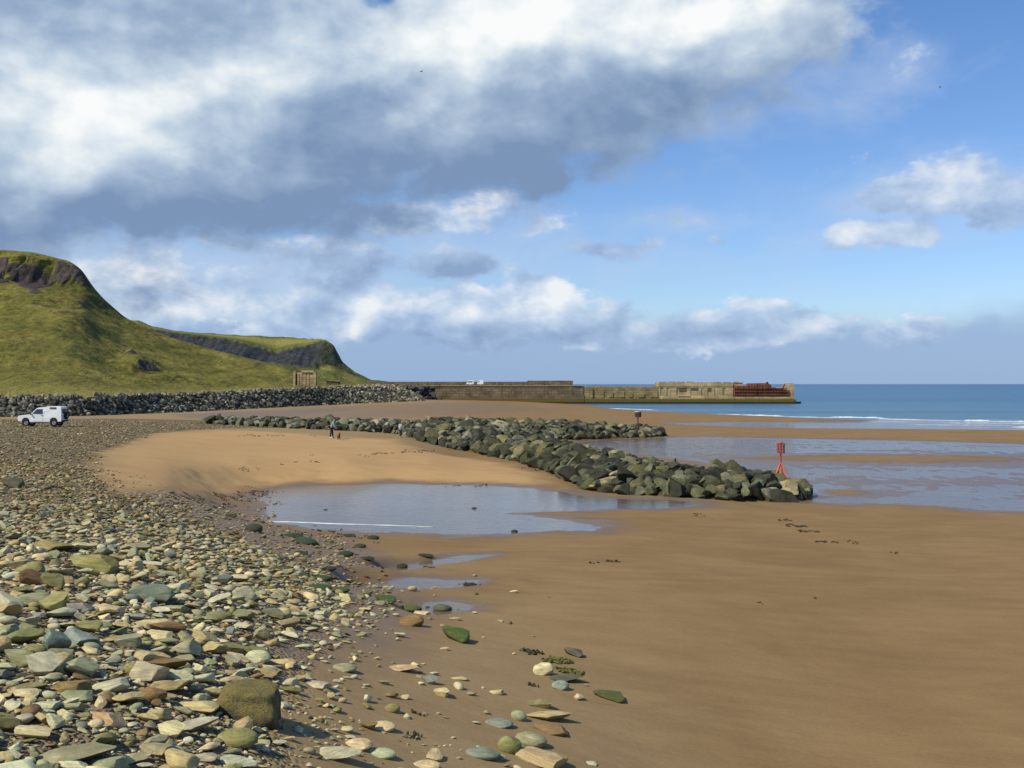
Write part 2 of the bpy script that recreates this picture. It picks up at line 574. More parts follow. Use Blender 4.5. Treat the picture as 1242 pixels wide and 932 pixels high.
def land(x, y, full=False):
    """height of the beach, and (if full) the masks of what it is made of"""
    x, y = np.asarray(x, float), np.asarray(y, float)
    z = hbase(x, y)
    z = z + 0.05 * fbm(x / 9, y / 9, 3, 3) * sstep(8, 40, y) + 0.012 * fbm(x / 1.3, y / 1.3, 3, 5)
    dsh = sdf_near(x, y, SHINGLE, 14) + 0.9 * fbm(x / 2.2, y / 2.2, 3, 11)
    sh = 1 - sstep(-0.8, 0.7, dsh)
    z = z + sh * 0.05 * fbm(x / 0.7, y / 0.7, 3, 21)
    wob = fbm(x / 3.0, y / 3.0, 4, 31)
    d_pool = sdf_near(x, y, POOL, 9) + 0.55 * wob + 0.25 * fbm(x / 0.9, y / 0.7, 3, 36)
    d_flat = sdf_near(x, y, FLAT, 14) + 0.6 * wob
    d_sea = sdf_near(x, y, SEA, 25) + 1.2 * wob
    small = [(p, sdf_near(x, y, p, 4) + 0.10 * fbm(x / 0.6, y / 0.6, 3, 33)) for p in (R_A, R_B, R_C)]

    def carve(z, d, lev, depth, bank, steep):
        t = sstep(0, bank, d)
        out = lev + 0.004 + steep * np.clip(d, 0, bank)
        out = out * (1 - t) + z * t
        ins = lev + np.maximum(-depth, steep * d * 1.2)
        return np.where(d < 0, ins, np.where(d < bank, out, z))
    z = carve(z, d_pool, POOL_Z, 0.25, 5.0, 0.035)
    z = carve(z, d_sea, 0.0, 1.5, 16.0, 0.025)
    z = carve(z, d_flat, FLAT_Z, 0.06, 7.0, 0.02)
    # the rippled wet flat: low sand ribs and a bank stand out of a skin of water
    rib = gnoise(x / 0.85 + 0.4 * gnoise(x / 5, y / 5, 41), y / 2.1, 42) * 0.040 + gnoise(x / 9.0, y / 3.2, 43) * 0.03
    bx, by = G(1085, 557, FLAT_Z)
    bar = np.exp(-(((x - bx) / 15) ** 2 + ((y - by) / 5.5) ** 2)) * 0.12
    bx2, by2 = G(1020, 598, FLAT_Z)
    bar = bar + np.exp(-(((x - bx2) / 2.6) ** 2 + ((y - by2) / 2.0) ** 2)) * 0.1
    bx3, by3 = G(1210, 585, FLAT_Z)
    bar = bar + np.exp(-(((x - bx3) / 12) ** 2 + ((y - by3) / 3.0) ** 2)) * 0.03
    ins = sstep(0.3, 1.6, -d_flat)
    zf = FLAT_Z - 0.010 + (rib + bar) * ins - 0.012 * sstep(4.0, 0.5, -d_flat)
    z = np.where(d_flat < 0, np.maximum(zf, FLAT_Z - 0.08), z)
    for p, d in small:
        z = carve(z, d, rill_level(p), 0.06, 0.8, 0.06)
    # the mounds that carry the groyne rocks
    d_g = np.minimum(sdf_near(x, y, GROYNE, 8), sdf_near(x, y, GROYNE_FAR, 8))
    w = np.clip(1 - (sdf_near(x, y, GROYNE_FAR, 6) + 7) / 14, 0, 1)
    d_g = np.where(x < -9.5, d_g, d_g)
    z = z + (1.06 - 0.48 * sstep(-8, -11, x)) * (1 - np.exp(np.minimum(d_g, 0) / 2.6)) * sstep(0, -1.0, d_g)
    if not full:
        return z
    d_all = np.minimum.reduce([d_pool, d_flat * 0.6, d_sea * 0.5] + [d * 3 for _, d in small])
    wet = 1 - sstep(0.0, 2.2, d_all + 0.9 * wob)
    wet = wet * np.where(d_flat < -0.5, 1 - 0.85 * sstep(0.035, 0.085, z - FLAT_Z), 1.0)
    wet = np.maximum(wet, 0.75 * (1 - sstep(-0.5, 3.0, sdf_near(x, y, SEEP, 8) + 1.5 * wob)))
    wet = np.maximum(wet, 0.70 * (1 - sstep(-0.8, 1.6, sdf_near(x, y, APRON, 8) + 1.0 * wob)))
    wet = np.maximum(wet, 0.42 * (1 - sstep(-4, 6.0, sdf_near(x, y, MUD, 12) + 3.0 * wob)))
    dry = (1 - sstep(-2.0, 1.2, sdf_near(x, y, DRY, 12) + 1.2 * wob)) * (1 - 0.7 * wet)
    rock = 1 - sstep(-0.8, 0.3, d_g + 0.5 * wob)
    # the damp foreshore: everything low and not drained
    damp = sstep(2.6, 1.1, z + 0.25 * wob)
    return z, np.stack([wet, sh, rock, dry], -1), np.stack([damp, d_pool < 0.5, d_flat < 0.5, d_sea < 3], -1), (d_pool, d_flat, d_sea, small)


NX, NY = 620, 760
_s = np.linspace(-0.85, 0.85, NX)
_q = np.exp(np.linspace(math.log(3.6), math.log(460.0), NY))
_gx, _gy = _s[None, :] * _q[:, None], np.repeat(_q[:, None], NX, 1)
_gz, _m1, _m2, _ds = land(_gx, _gy, True)
_idx = np.arange(NX * NY).reshape(NY, NX)
_quads = np.stack([_idx[:-1, :-1], _idx[:-1, 1:], _idx[1:, 1:], _idx[1:, :-1]], -1).reshape(-1, 4)
beach_me = np_mesh('beach', np.stack([_gx, _gy, _gz], -1).reshape(-1, 3), _quads)
put_attr(beach_me, 'cover', _m1.reshape(-1, 4))
_m2[..., 3] = 1.0
put_attr(beach_me, 'damp', _m2.astype(float).reshape(-1, 4))

# ---- beach material: dry sand, damp sand, wet sand, shingle grit, rock footing
mt, t, b = material('beach_sand')
co = t.node('ShaderNodeTexCoord').outputs['Object']
cov = t.attr('cover')
wet, shg, rck = t.sep(cov.outputs['Vector'])
dry = cov.outputs['Alpha']
dmp = t.sep(t.attr('damp').outputs['Vector'])[0]
stretch = t.vm('MULTIPLY', co, (0.35, 1.0, 1.0))
nA = t.noise(t.vm('MULTIPLY', co, (0.8, 1.0, 1.0)), 0.20, 6, 0.62, 0.8)
nB = t.noise(stretch, 1.4, 5, 0.6)
nC = t.noise(co, 55.0, 3, 0.6)
nD = t.noise(stretch, 5.0, 5, 0.65)
grain = t.rng(nC, 0.3, 0.7, 0.88, 1.12)
tone = t.m('ADD', t.m('MULTIPLY', nA, 0.55), t.m('MULTIPLY', nB, 0.45))
c_dry = t.mix(t.rng(tone, 0.35, 0.65), (0.385, 0.235, 0.100), (0.450, 0.292, 0.130))
c_damp = t.mix(t.rng(tone, 0.38, 0.62), (0.200, 0.123, 0.050), (0.256, 0.164, 0.069))
c_mid = t.mix(t.rng(tone, 0.36, 0.64), (0.256, 0.172, 0.082), (0.310, 0.219, 0.108))
c_wet = t.mix(t.rng(nB, 0.35, 0.65), (0.130, 0.079, 0.040), (0.162, 0.100, 0.050))
c = t.mix(dmp, c_mid, c_damp)
c = t.mix(dry, c, c_dry)
# dark drift lines and dimples in the sand
c = t.mix(t.m('MULTIPLY', t.rng(t.noise(stretch, 0.7, 7, 0.7, 1.2), 0.60, 0.72), 0.30), c, (0.13, 0.085, 0.05))
c = t.mix(wet, c, c_wet)
# shingle grit: many small stones of mixed colour between the stones built as objects
v1 = t.voro(co, 14.0, out='Color')
vd = t.voro(co, 14.0)
v2 = t.voro(co, 4.5, out='Color')
h1 = t.sep(v1)[0]
h2 = t.sep(v2)[1]
peb = t.node('ShaderNodeValToRGB')
t.put(peb.inputs[0], t.m('ADD', t.m('MULTIPLY', h1, 0.6), t.m('MULTIPLY', h2, 0.4)))
e = peb.color_ramp.elements
e[0].position, e[0].color = 0.1, (0.10, 0.085, 0.055, 1)
e[1].position, e[1].color = 0.95, (0.42, 0.38, 0.27, 1)
for p_, c_ in ((0.35, (0.22, 0.20, 0.13)), (0.55, (0.30, 0.235, 0.135)), (0.75, (0.27, 0.28, 0.21))):
    x = e.new(p_)
    x.color = (*c_, 1)
c_sh = t.mix(t.rng(vd, 0.02, 0.055), peb.outputs[0], (0.20, 0.15, 0.09))
c = t.mix(shg, c, c_sh)
c = t.mix(rck, c, (0.05, 0.048, 0.032))
fine = t.rng(t.noise(co, 13.0, 4, 0.7), 0.3, 0.7, 0.92, 1.08)
c = t.mix(1.0, c, t.comb(fine, fine, fine), 'MULTIPLY')
c = t.mix(1.0, c, t.comb(grain, grain, grain), 'MULTIPLY')
t.put(b.inputs['Base Color'], c)
t.put(b.inputs['Roughness'], t.m('SUBTRACT', 0.9, t.m('MULTIPLY', wet, 0.55)))
t.put(b.inputs['Specular IOR Level'], t.m('ADD', 0.15, t.m('MULTIPLY', wet, 0.3)))
hb = t.m('ADD', t.m('MULTIPLY', nD, 0.8), t.m('MULTIPLY', nC, 0.07))
hb = t.m('ADD', hb, t.m('MULTIPLY', t.noise(t.vm('MULTIPLY', co, (0.5, 1.6, 1)), 9.0, 3, 0.5, 0.6), 0.22))
hb = t.m('ADD', hb, t.m('MULTIPLY', t.m('MULTIPLY', shg, t.m('SUBTRACT', 0.07, vd)), 9.0))
t.put(b.inputs['Normal'], t.bump(hb, 0.55, 0.05))
tag(link('beach', beach_me, mt), 'wide sandy beach with a bank of shingle running inland', None, None, 'structure')


# ---- water
def water_mat(name, deep, rough, bump, scale, sx=1.0):
    m, t, b = material(name)
    co = t.node('ShaderNodeTexCoord').outputs['Object']
    p = t.vm('MULTIPLY', co, (sx, 1, 1))
    n = t.noise(p, scale, 4, 0.6)
    t.put(b.inputs['Base Color'], t.mix(t.rng(t.noise(p, scale * 0.13, 4, 0.6), 0.35, 0.65), deep, [c * 1.3 for c in deep]))
    b.inputs['Roughness'].default_value = rough
    b.inputs['IOR'].default_value = 1.333
    t.put(b.inputs['Normal'], t.bump(n, 1.0, bump))
    return m


def water_sheet(name, d, lev, margin, mat, label):
    cells = (np.minimum.reduce([d[:-1, :-1], d[:-1, 1:], d[1:, 1:], d[1:, :-1]]) < margin).ravel()
    q = _quads[cells]
    used, inv = np.unique(q, return_inverse=True)
    xy = np.stack([_gx.ravel()[used], _gy.ravel()[used], np.full(len(used), lev)], -1)
    return tag(link(name, np_mesh(name, xy, inv.reshape(-1, 4)), mat), label, None, None, 'structure')


d_pool, d_flat, d_sea, d_small = _ds
pool_m = water_mat('pool_water', (0.12, 0.095, 0.065), 0.06, 0.016, 3.0, 0.5)
flat_m = water_mat('shallow_water', (0.105, 0.075, 0.048), 0.10, 0.095, 3.2, 0.40)
water_sheet('tide_pool_water', d_pool, POOL_Z, 0.6, pool_m, 'still tide pool behind the near rock groyne')
water_sheet('wet_flat_water', d_flat, FLAT_Z, 0.6, flat_m, 'skin of water over rippled sand near the red marker')
lagoon_d = np.where((_gy < 192 + 13 * np.clip((_gx - 52) / 25, 0, 1) + 6 * gnoise(_gx / 9, _gy / 9, 5)) & (_gx < 150), d_sea, 9.0)
water_sheet('lagoon_water', lagoon_d, 0.012, 0.3, flat_m, 'narrow strip of slack shallow water behind a sand spit')
for p, d in d_small:
    water_sheet('rill_water', d, rill_level(p), 0.25, pool_m, 'thin rill of water draining over the sand')

# the sea, out to the horizon
ms, t, b = material('sea_water')
co = t.node('ShaderNodeTexCoord').outputs['Object']
_, sy, _ = t.sep(co)
far = t.rng(sy, 170.0, 420.0)
far2 = t.rng(sy, 420.0, 3000.0)
streak = t.noise(t.vm('MULTIPLY', co, (0.0035, 0.03, 1)), 1.0, 5, 0.6)
cs = t.mix(far, (0.12, 0.235, 0.31), (0.055, 0.16, 0.27))
cs = t.mix(far2, cs, (0.035, 0.10, 0.215))
cs = t.mix(t.rng(streak, 0.4, 0.65, 0.0, 0.55), cs, (0.022, 0.075, 0.16))
t.put(b.inputs['Base Color'], cs)
b.inputs['Roughness'].default_value = 0.32
b.inputs['IOR'].default_value = 1.333
b.inputs['Specular IOR Level'].default_value = 0.28
wv = t.noise(t.vm('MULTIPLY', co, (0.30, 0.8, 1)), 1.0, 6, 0.62)
t.put(b.inputs['Normal'], t.bump(wv, 1.0, 0.7))
ys = np.concatenate([[95.0], np.exp(np.linspace(math.log(100), math.log(60000), 60))])
xs = np.concatenate([-np.exp(np.linspace(math.log(60000), math.log(20), 16)), np.exp(np.linspace(math.log(20), math.log(60000), 16))])
X, Y = np.meshgrid(xs, ys)
ii = np.arange(X.size).reshape(X.shape)
qq = np.stack([ii[:-1, :-1], ii[:-1, 1:], ii[1:, 1:], ii[1:, :-1]], -1).reshape(-1, 4)
tag(link('sea', np_mesh('sea', np.stack([X, Y, np.zeros_like(X)], -1).reshape(-1, 3), qq), ms), 'blue sea out to the horizon beyond the pier', None, None, 'structure')

# low breaking waves at the sea's edge: ridges of white water
foam_m, t, b = material('foam')
co = t.node('ShaderNodeTexCoord').outputs['Object']
t.put(b.inputs['Base Color'], t.mix(t.rng(t.noise(t.vm('MULTIPLY', co, (0.6, 2, 2)), 2.0, 4, 0.7), 0.4, 0.6), (0.42, 0.48, 0.50), (0.74, 0.77, 0.77)))
b.inputs['Roughness'].default_value = 0.7
FV, FF = [], []


def breaker(u0, u1, v0, v1, hgt, wid, n=160, seed=0):
    base = len(FV)
    for i in range(n + 1):
        f = i / n
        u, v = u0 + (u1 - u0) * f, v0 + (v1 - v0) * f
        x, y = G(u, v, 0.0)
        y += 1.5 * float(gnoise(x / 9, seed * 3.1, 51))
        k = min(1.0, 6 * f, 6 * (1 - f)) * (0.55 + 0.9 * abs(float(fbm(x / 3.0, seed * 7.7, 3, 52))))
        for dy, dz in ((-0.9, -0.03), (-0.35, 0.6), (0.0, 1.0), (0.4, 0.55), (1.0, -0.03)):
            FV.append((x, y + dy * wid * k, max(-0.03, dz * hgt * k)))
        if i:
            for j in range(4):
                a = base + (i - 1) * 5 + j
                FF.append((a, a + 5, a + 6, a + 1))


POOL_STREAK = [(326, 633.0, 0.2), (336, 633.3, 0.45), (355, 633.7, 0.55), (370, 634.2, 0.5), (395, 635.2, 0.55), (420, 636.0, 0.46), (445, 636.8, 0.36), (470, 637.4, 0.34), (490, 638.2, 0.22), (510, 638.8, 0.16), (525, 639.4, 0.06)]  # added white strip for an unidentified pale streak across the pool
for i, (u, v, w) in enumerate(POOL_STREAK):
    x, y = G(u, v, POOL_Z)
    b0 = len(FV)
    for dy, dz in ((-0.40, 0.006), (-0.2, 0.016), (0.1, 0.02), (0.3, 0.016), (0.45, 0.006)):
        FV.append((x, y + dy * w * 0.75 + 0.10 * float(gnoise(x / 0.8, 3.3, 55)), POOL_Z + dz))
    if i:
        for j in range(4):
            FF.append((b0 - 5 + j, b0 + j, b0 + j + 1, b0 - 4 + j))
breaker(872, 955, 503.2, 505.4, 0.30, 1.6, seed=1)
breaker(1004, 1075, 506.6, 507.4, 0.30, 1.5, seed=2)
breaker(1060, 1120, 508.2, 509.6, 0.16, 1.6, seed=3)
breaker(1168, 1205, 510.6, 511.2, 0.30, 1.2, seed=4)
breaker(1225, 1330, 518.5, 519.5, 0.22, 1.0, seed=5)
breaker(840, 905, 501.9, 503.6, 0.10, 1.6, seed=16)
breaker(950, 1012, 505.6, 507.0, 0.12, 1.5, seed=11)
breaker(1070, 1175, 508.6, 510.8, 0.08, 1.6, seed=12)
breaker(1195, 1330, 511.4, 512.6, 0.16, 1.3, seed=13)
breaker(1010, 1110, 510.5, 512.2, 0.05, 1.2, seed=14)
breaker(1130, 1300, 513.0, 514.6, 0.06, 1.2, seed=15)
breaker(735, 800, 495.5, 498.0, 0.16, 2.0, seed=6)
breaker(985, 1060, 511.3, 512.0, 0.05, 0.8, seed=7)
breaker(1090, 1240, 515.0, 516.5, 0.05, 1.0, seed=8)
tag(link('foam', np_mesh('foam', FV, FF), foam_m), 'thin lines of white foam where small waves break, and a pale streak on the pool', None, None, 'stuff')


# ================================================================== hills
def curve(rows, soft=None):
    a = np.array(rows, float)
    soft = soft or {}

    def f(u, k=1):
        if k not in soft:
            return np.interp(u, a[:, 0], a[:, k])
        return float(np.mean([np.interp(u + soft[k] * o, a[:, 0], a[:, k]) for o in np.linspace(-1, 1, 15)]))
    return f


BASE = [(-330, 510, 3.4), (-150, 507, 3.3), (0, 506, 3.1), (100, 505, 3.0), (230, 500, 2.6), (330, 495, 2.3), (400, 491, 2.0), (460, 488.5, 2.1), (515, 487, 2.25)]
TOP = [(-330, 484, 5), (-150, 483.5, 5), (0, 483, 5), (100, 482, 5), (200, 479.5, 5), (300, 475, 5), (360, 472, 5), (400, 470, 5), (455, 468.2, 5), (480, 471, 5), (500, 478, 5), (515, 485.4, 4)]
RIDGE = [(-330, 285, 330), (-120, 297, 340), (0, 303, 350), (40, 306, 355), (60, 311, 357), (85, 317, 360), (100, 328, 362), (112, 347, 364), (125, 362, 366), (150, 384, 372), (170, 395, 376), (200, 407, 380), (260, 425, 372), (320, 439, 350),
         (350, 447, 335), (372, 463.5, 312), (400, 465.5, 305), (455, 466.6, 305), (480, 469.2, 316), (500, 476, 322), (515, 484.5, 322)]
bs, tp, rg = curve(BASE, {1: 45, 2: 45}), curve(TOP, {1: 14}), curve(RIDGE, {1: 5, 2: 40})


def base_world(u):
    v, z = bs(u), bs(u, 2)
    Y = (EYE - z) * FPX / (v - V0)
    return (u - U0) / FPX * Y, Y, z


def verge_min(u):
    return 9.0


NU, NT_ = 560, 300
uu = np.linspace(-330, 515, NU)
V3 = np.zeros((NU, NT_ + 14, 3))
AT = np.zeros((NU, NT_ + 14, 4))
tt = np.linspace(0, 1, NT_)
for i, u in enumerate(uu):
    _, Yb, zb = base_world(u)
    Yt = Yb + 4.0 + 10.0 * sstep(100, 290, u) + 4.0 * sstep(380, 470, u)
    zt = EYE - (tp(u) - V0) * Yt / FPX
    Yr, vr = max(rg(u, 2), Yt + verge_min(u)), rg(u)
    zr = EYE - (vr - V0) * Yr / FPX
    k = float(sstep(190, 30, u))               # cliffed crest only where the crag is
    verge = 4.0 + 2.5 * gnoise(u / 37.0, 0.5, 61)
    # keys along the column: distance, height
    keys_t = [0.0, 0.14, 0.18, 0.45, 0.70, 0.80, 0.93, 1.0]
    yk = [Yb, Yt, Yt + verge, Yt + verge + (Yr - Yt - verge) * 0.42, Yt + verge + (Yr - Yt - verge) * (0.74 + 0.10 * k), Yr - min(30, 0.20 * (Yr - Yt - verge)) * (1 - k) - 11 * k, Yr - min(12, 0.07 * (Yr - Yt - verge)) * (1 - k) - 5 * k, Yr]
    dz = zr - zt
    zk = [zb - 0.4, zt, zt + 0.15, zt + dz * 0.30, zt + dz * (0.66 - 0.02 * k), zt + dz * (0.84 - 0.08 * k), zt + dz * (0.955 + 0.01 * k), zr]
    yy = np.interp(tt, keys_t, yk)
    zz = np.interp(tt, keys_t, zk)
    # round the key points off, except at the foot and the crag
    ker = np.hanning(23)
    ker /= ker.sum()
    zs = np.convolve(np.pad(zz, 11, mode='edge'), ker, 'valid')
    w_ = sstep(0.17, 0.24, tt) * (1 - k * sstep(0.7, 0.76, tt)) * sstep(1.0, 0.95, tt)
    zz = zz * (1 - w_) + zs * w_
    xx = (u - U0) / FPX * yy
    V3[i, :NT_] = np.stack([xx, yy, zz], -1)
    # plateau and back of the hill
    for j in range(14):
        f = (j + 1) / 14
        Yp = Yr + 260 * f ** 1.3
        V3[i, NT_ + j] = ((u - U0) / FPX * Yp - 30 * f, Yp, zr - 0.6 * f - (zr - 1.0) * sstep(0.25, 1.0, f) * (1 if u > 90 else 0.12))
    AT[i, :, 0] = np.concatenate([1 - sstep(0.125, 0.15, tt + 0.012 * gnoise(u / 6.0, tt * 30, 62)), np.zeros(14)])   # rock bank
    if u > 462:
        AT[i, :, 0] = np.maximum(AT[i, :, 0], sstep(462, 480, u))
    AT[i, :, 1] = k
    AT[i, :, 2] = np.concatenate([tt, np.ones(14)])
    AT[i, :, 3] = np.concatenate([sstep(0.13, 0.15, tt) * (1 - sstep(0.18, 0.24, tt)) * (0.8 + 0.4 * gnoise(u / 11.0, tt * 20, 63)), np.zeros(14)])

# folds, hummocks and gullies
X, Y, Z = V3[..., 0], V3[..., 1], V3[..., 2]
Tm = AT[..., 2]
slope_zone = sstep(0.19, 0.3, Tm) * sstep(1.0, 0.9, Tm)
hum = 1.5 * fbm(X / 26, Y / 34, 4, 71) + 0.55 * fbm(X / 5.5, Y / 7.0, 4, 75) + 0.25 * fbm(X / 1.9, Y / 2.6, 3, 79)
gul = -1.0 * np.abs(fbm(X / 18 + Y / 40, Y / 60, 3, 82))
amp = np.interp(uu, [-330, 120, 250, 350, 380, 515], [1, 1, 0.8, 0.45, 0.08, 0.03])[:, None]
Z += slope_zone * (hum + gul) * amp
# spur that comes down across the slope in front of the crag
vv = V0 - (Z - EYE) / Y * FPX
us = np.repeat(uu[:, None], Z.shape[1], 1)
v_sp = np.interp(us, [-330, 0, 40, 100, 150, 180, 240], [180, 345, 362, 388, 414, 430, 452])
hit = np.exp(-((vv - v_sp - 5) / 15.0) ** 2) * sstep(150, 60, us) * slope_zone
Z += hit * 1.3
dip = np.exp(-((vv - v_sp + 10) / 8.0) ** 2) * sstep(190, 130, us) * slope_zone
Z -= dip * 0.1
# small broken scar low on the slope
for (u_, v_, ru, rv, h) in ((170, 447, 22, 8, 3.0), (158, 436, 10, 6, 2.2), (205, 461, 34, 4, 1.2), (70, 372, 30, 5, -1.6)):
    Z += h * np.exp(-((us - u_) / ru) ** 2 - ((vv - v_) / rv) ** 2) * slope_zone
# jagged crag
cr_ = AT[..., 1] * sstep(0.76, 0.82, Tm) * sstep(0.96, 0.92, Tm)
Y += cr_ * 5.0 * fbm(X / 9, Z / 26, 4, 91)
X += cr_ * 2.5 * fbm(X / 7 + 9, Z / 22, 4, 95)
V3 = np.stack([X, Y, Z], -1)
# painted-by-nature patches: which part of the crag is bare rock
rockm = np.zeros(us.shape)
for (u_, v_, ru, rv) in ((0, 330, 14, 20), (-60, 325, 40, 22), (38, 340, 21, 17), (30, 328, 20, 10), (73, 330, 12, 14), (95, 330, 14, 12), (104, 336, 8, 12), (-200, 312, 90, 20)):
    rockm = np.maximum(rockm, 1.25 - np.sqrt(((us - u_) / ru) ** 2 + ((vv - v_) / rv) ** 2))
rockm = sstep(0.12, 0.42, rockm + 0.45 * fbm(X / 7, Z / 6, 4, 97))
for (u_, v_, ru, rv) in ((163, 440, 14, 7), (180, 452, 20, 4), (150, 430, 6, 5)):
    rockm = np.maximum(rockm, sstep(0.1, 0.5, 1 - np.sqrt(((us - u_) / ru) ** 2 + ((vv - v_) / rv) ** 2) + 0.5 * fbm(X / 3, Z / 3, 4, 98)))
AT[..., 1] = rockm
nv = V3.shape[1]
ii = np.arange(NU * nv).reshape(NU, nv)
qq = np.stack([ii[:-1, :-1], ii[1:, :-1], ii[1:, 1:], ii[:-1, 1:]], -1).reshape(-1, 4)
HILLV = V3.copy()
hill_me = np_mesh('grassy_hill', V3.reshape(-1, 3), qq)
put_attr(hill_me, 'zone', AT.reshape(-1, 4))


def hill_material(name, greens, rock_col, k):
    m, t, b = material(name)
    co = t.node('ShaderNodeTexCoord').outputs['Object']
    za = t.attr('zone')
    z1, z2, z3 = t.sep(za.outputs['Vector'])
    zl = za.outputs['Alpha']
    p = t.vm('MULTIPLY', co, (1.0, 0.55, 1.6))
    a = t.noise(p, 0.030 * k, 5, 0.6, 0.6)
    b2 = t.noise(p, 0.11 * k, 6, 0.66, 0.8)
    f = t.noise(p, 0.75 * k, 5, 0.7)
    g = t.node('ShaderNodeValToRGB')
    t.put(g.inputs[0], t.m('ADD', t.m('MULTIPLY', a, 0.50), t.m('MULTIPLY', b2, 0.5)))
    e = g.color_ramp.elements
    e[0].position, e[0].color = 0.30, (*greens[0], 1)
    e[1].position, e[1].color = 0.72, (*greens[-1], 1)
    for i, c in enumerate(greens[1:-1]):
        x = e.new(0.30 + 0.42 * (i + 1) / (len(greens) - 1))
        x.color = (*c, 1)
    c = t.mix(1.0, g.outputs[0], t.mix(t.rng(f, 0.3, 0.7), (0.62, 0.64, 0.58), (1.35, 1.32, 1.2)), 'MULTIPLY')
    # bracken, rank grass and bare earth in patches
    c = t.mix(t.rng(t.noise(p, 0.045 * k, 6, 0.7, 1.0), 0.52, 0.66, 0.0, 0.8), c, (0.095, 0.062, 0.022))
    c = t.mix(t.rng(t.noise(t.vm('ADD', p, (50, 9, 3)), 0.05 * k, 6, 0.7, 1.2), 0.53, 0.66, 0.0, 0.8), c, (0.040, 0.058, 0.010))
    c = t.mix(t.rng(t.noise(t.vm('ADD', p, (7, 70, 3)), 0.035 * k, 6, 0.65, 1.0), 0.53, 0.68, 0.0, 0.85), c, (0.30, 0.235, 0.075))
    c = t.mix(t.m('MULTIPLY', zl, 0.8), c, (0.27, 0.235, 0.06))
    rn = t.noise(t.vm('MULTIPLY', co, (1, 1, 0.6)), 0.5 * k, 6, 0.7)
    rc = t.mix(t.rng(rn, 0.3, 0.7), [x * 0.5 for x in rock_col], [x * 1.5 for x in rock_col])
    c = t.mix(z2, c, rc)
    c = t.mix(z1, c, (0.075, 0.068, 0.048))
    t.put(b.inputs['Base Color'], c)
    b.inputs['Roughness'].default_value = 0.95
    b.inputs['Specular IOR Level'].default_value = 0.1
    h = t.m('ADD', t.m('MULTIPLY', b2, 2.2), t.m('MULTIPLY', f, 0.8))
    h = t.m('ADD', h, t.m('MULTIPLY', z2, t.m('MULTIPLY', rn, 2.0)))
    t.put(b.inputs['Normal'], t.bump(h, 0.9, 0.9 / k))
    return m


GREENS = [(0.058, 0.066, 0.016), (0.106, 0.108, 0.024), (0.158, 0.147, 0.033), (0.21, 0.182, 0.050), (0.28, 0.23, 0.088)]
tag(link('grassy_hill', hill_me, hill_material('hill_turf', GREENS, (0.085, 0.068, 0.060), 1.0)), 'steep green hillside with a dark crag at its crest', None, None, 'structure')

# ---- the headland further along the coast
TOPL = [(60, 372, 930), (140, 388, 930), (168, 389, 920), (185, 396, 910), (210, 401, 900), (240, 404, 890), (300, 407, 860), (345, 409, 830), (380, 411.3, 760), (388, 411, 730), (394, 412, 720), (405, 420, 712), (415, 438, 706), (430, 452, 700), (450, 460.5, 700), (475, 464, 700), (500, 466, 705)]
CTOP = [(60, 384, 760), (160, 396, 730), (185, 400, 715), (210, 404, 705), (240, 407, 695), (270, 411, 688), (300, 417, 682), (320, 424, 680), (335, 428, 680), (352, 423, 682), (372, 419, 690), (388, 414, 700), (394, 414, 702), (405, 422, 702), (415, 440, 698), (430, 454, 694), (450, 461.5, 690), (475, 464.6, 690), (500, 466.4, 695)]
CBOT = [(60, 398, 735), (160, 404, 705), (200, 412, 690), (240, 425, 672), (270, 431, 662), (300, 437, 656), (340, 443, 652), (372, 445, 655), (392, 443, 664), (405, 444, 676), (415, 449, 684), (430, 457, 684), (450, 463, 680), (475, 465.5, 680), (500, 467, 685)]
FOOT = [(60, 468, 520), (300, 468, 520), (400, 467.2, 560), (450, 467, 600), (500, 468, 620)]
tl, ct, cb, ft = curve(TOPL), curve(CTOP), curve(CBOT), curve(FOOT)
NU2 = 360
u2 = np.linspace(60, 500, NU2)
keys = [0, 0.35, 0.62, 0.86, 1.0]
NT2 = 150
V4 = np.zeros((NU2, NT2 + 8, 3))
A4 = np.zeros((NU2, NT2 + 8, 4))
t2 = np.linspace(0, 1, NT2)
for i, u in enumerate(u2):
    yk, zk = [], []
    for cv in (ft, None, cb, ct, tl):
        if cv is None:
            yk.append(0.5 * (ft(u, 2) + cb(u, 2)))
            z0, z1 = EYE - (ft(u) - V0) * ft(u, 2) / FPX, EYE - (cb(u) - V0) * cb(u, 2) / FPX
            zk.append(z0 + 0.42 * (z1 - z0))
        else:
            yk.append(cv(u, 2))
            zk.append(EYE - (cv(u) - V0) * cv(u, 2) / FPX)
    yy, zz = np.interp(t2, keys, yk), np.interp(t2, keys, zk)
    V4[i, :NT2] = np.stack([(u - U0) / FPX * yy, yy, zz], -1)
    for j in range(8):
        f = (j + 1) / 8
        V4[i, NT2 + j] = ((u - U0) / FPX * (yk[-1] + 500 * f) - 60 * f, yk[-1] + 500 * f, zk[-1] - 1.0 * f - (zk[-1] - 0.5) * f * f)
    A4[i, :, 1] = np.concatenate([sstep(0.57, 0.66, t2 + 0.05 * gnoise(u / 9.0, t2 * 8, 101)) * (1 - sstep(0.83, 0.88, t2 + 0.04 * gnoise(u / 6.0, t2 * 9, 102))), np.zeros(8)])
    A4[i, :, 2] = np.concatenate([t2, np.ones(8)])
A4[..., 3] = sstep(0.89, 0.93, A4[..., 2]) * sstep(0.99, 0.96, A4[..., 2]) * np.interp(u2, [60, 200, 300, 395, 400], [.3, .5, 1, 1, 0])[:, None]
X, Y, Z = V4[..., 0], V4[..., 1], V4[..., 2]
cl = A4[..., 1]
body = sstep(0.05, 0.2, A4[..., 2]) * (1 - sstep(0.6, 0.85, A4[..., 2]))
Y += cl * 10 * fbm(X / 22, Z / 40, 4, 111) + cl * 4 * fbm(X / 7, Z / 30, 3, 113)
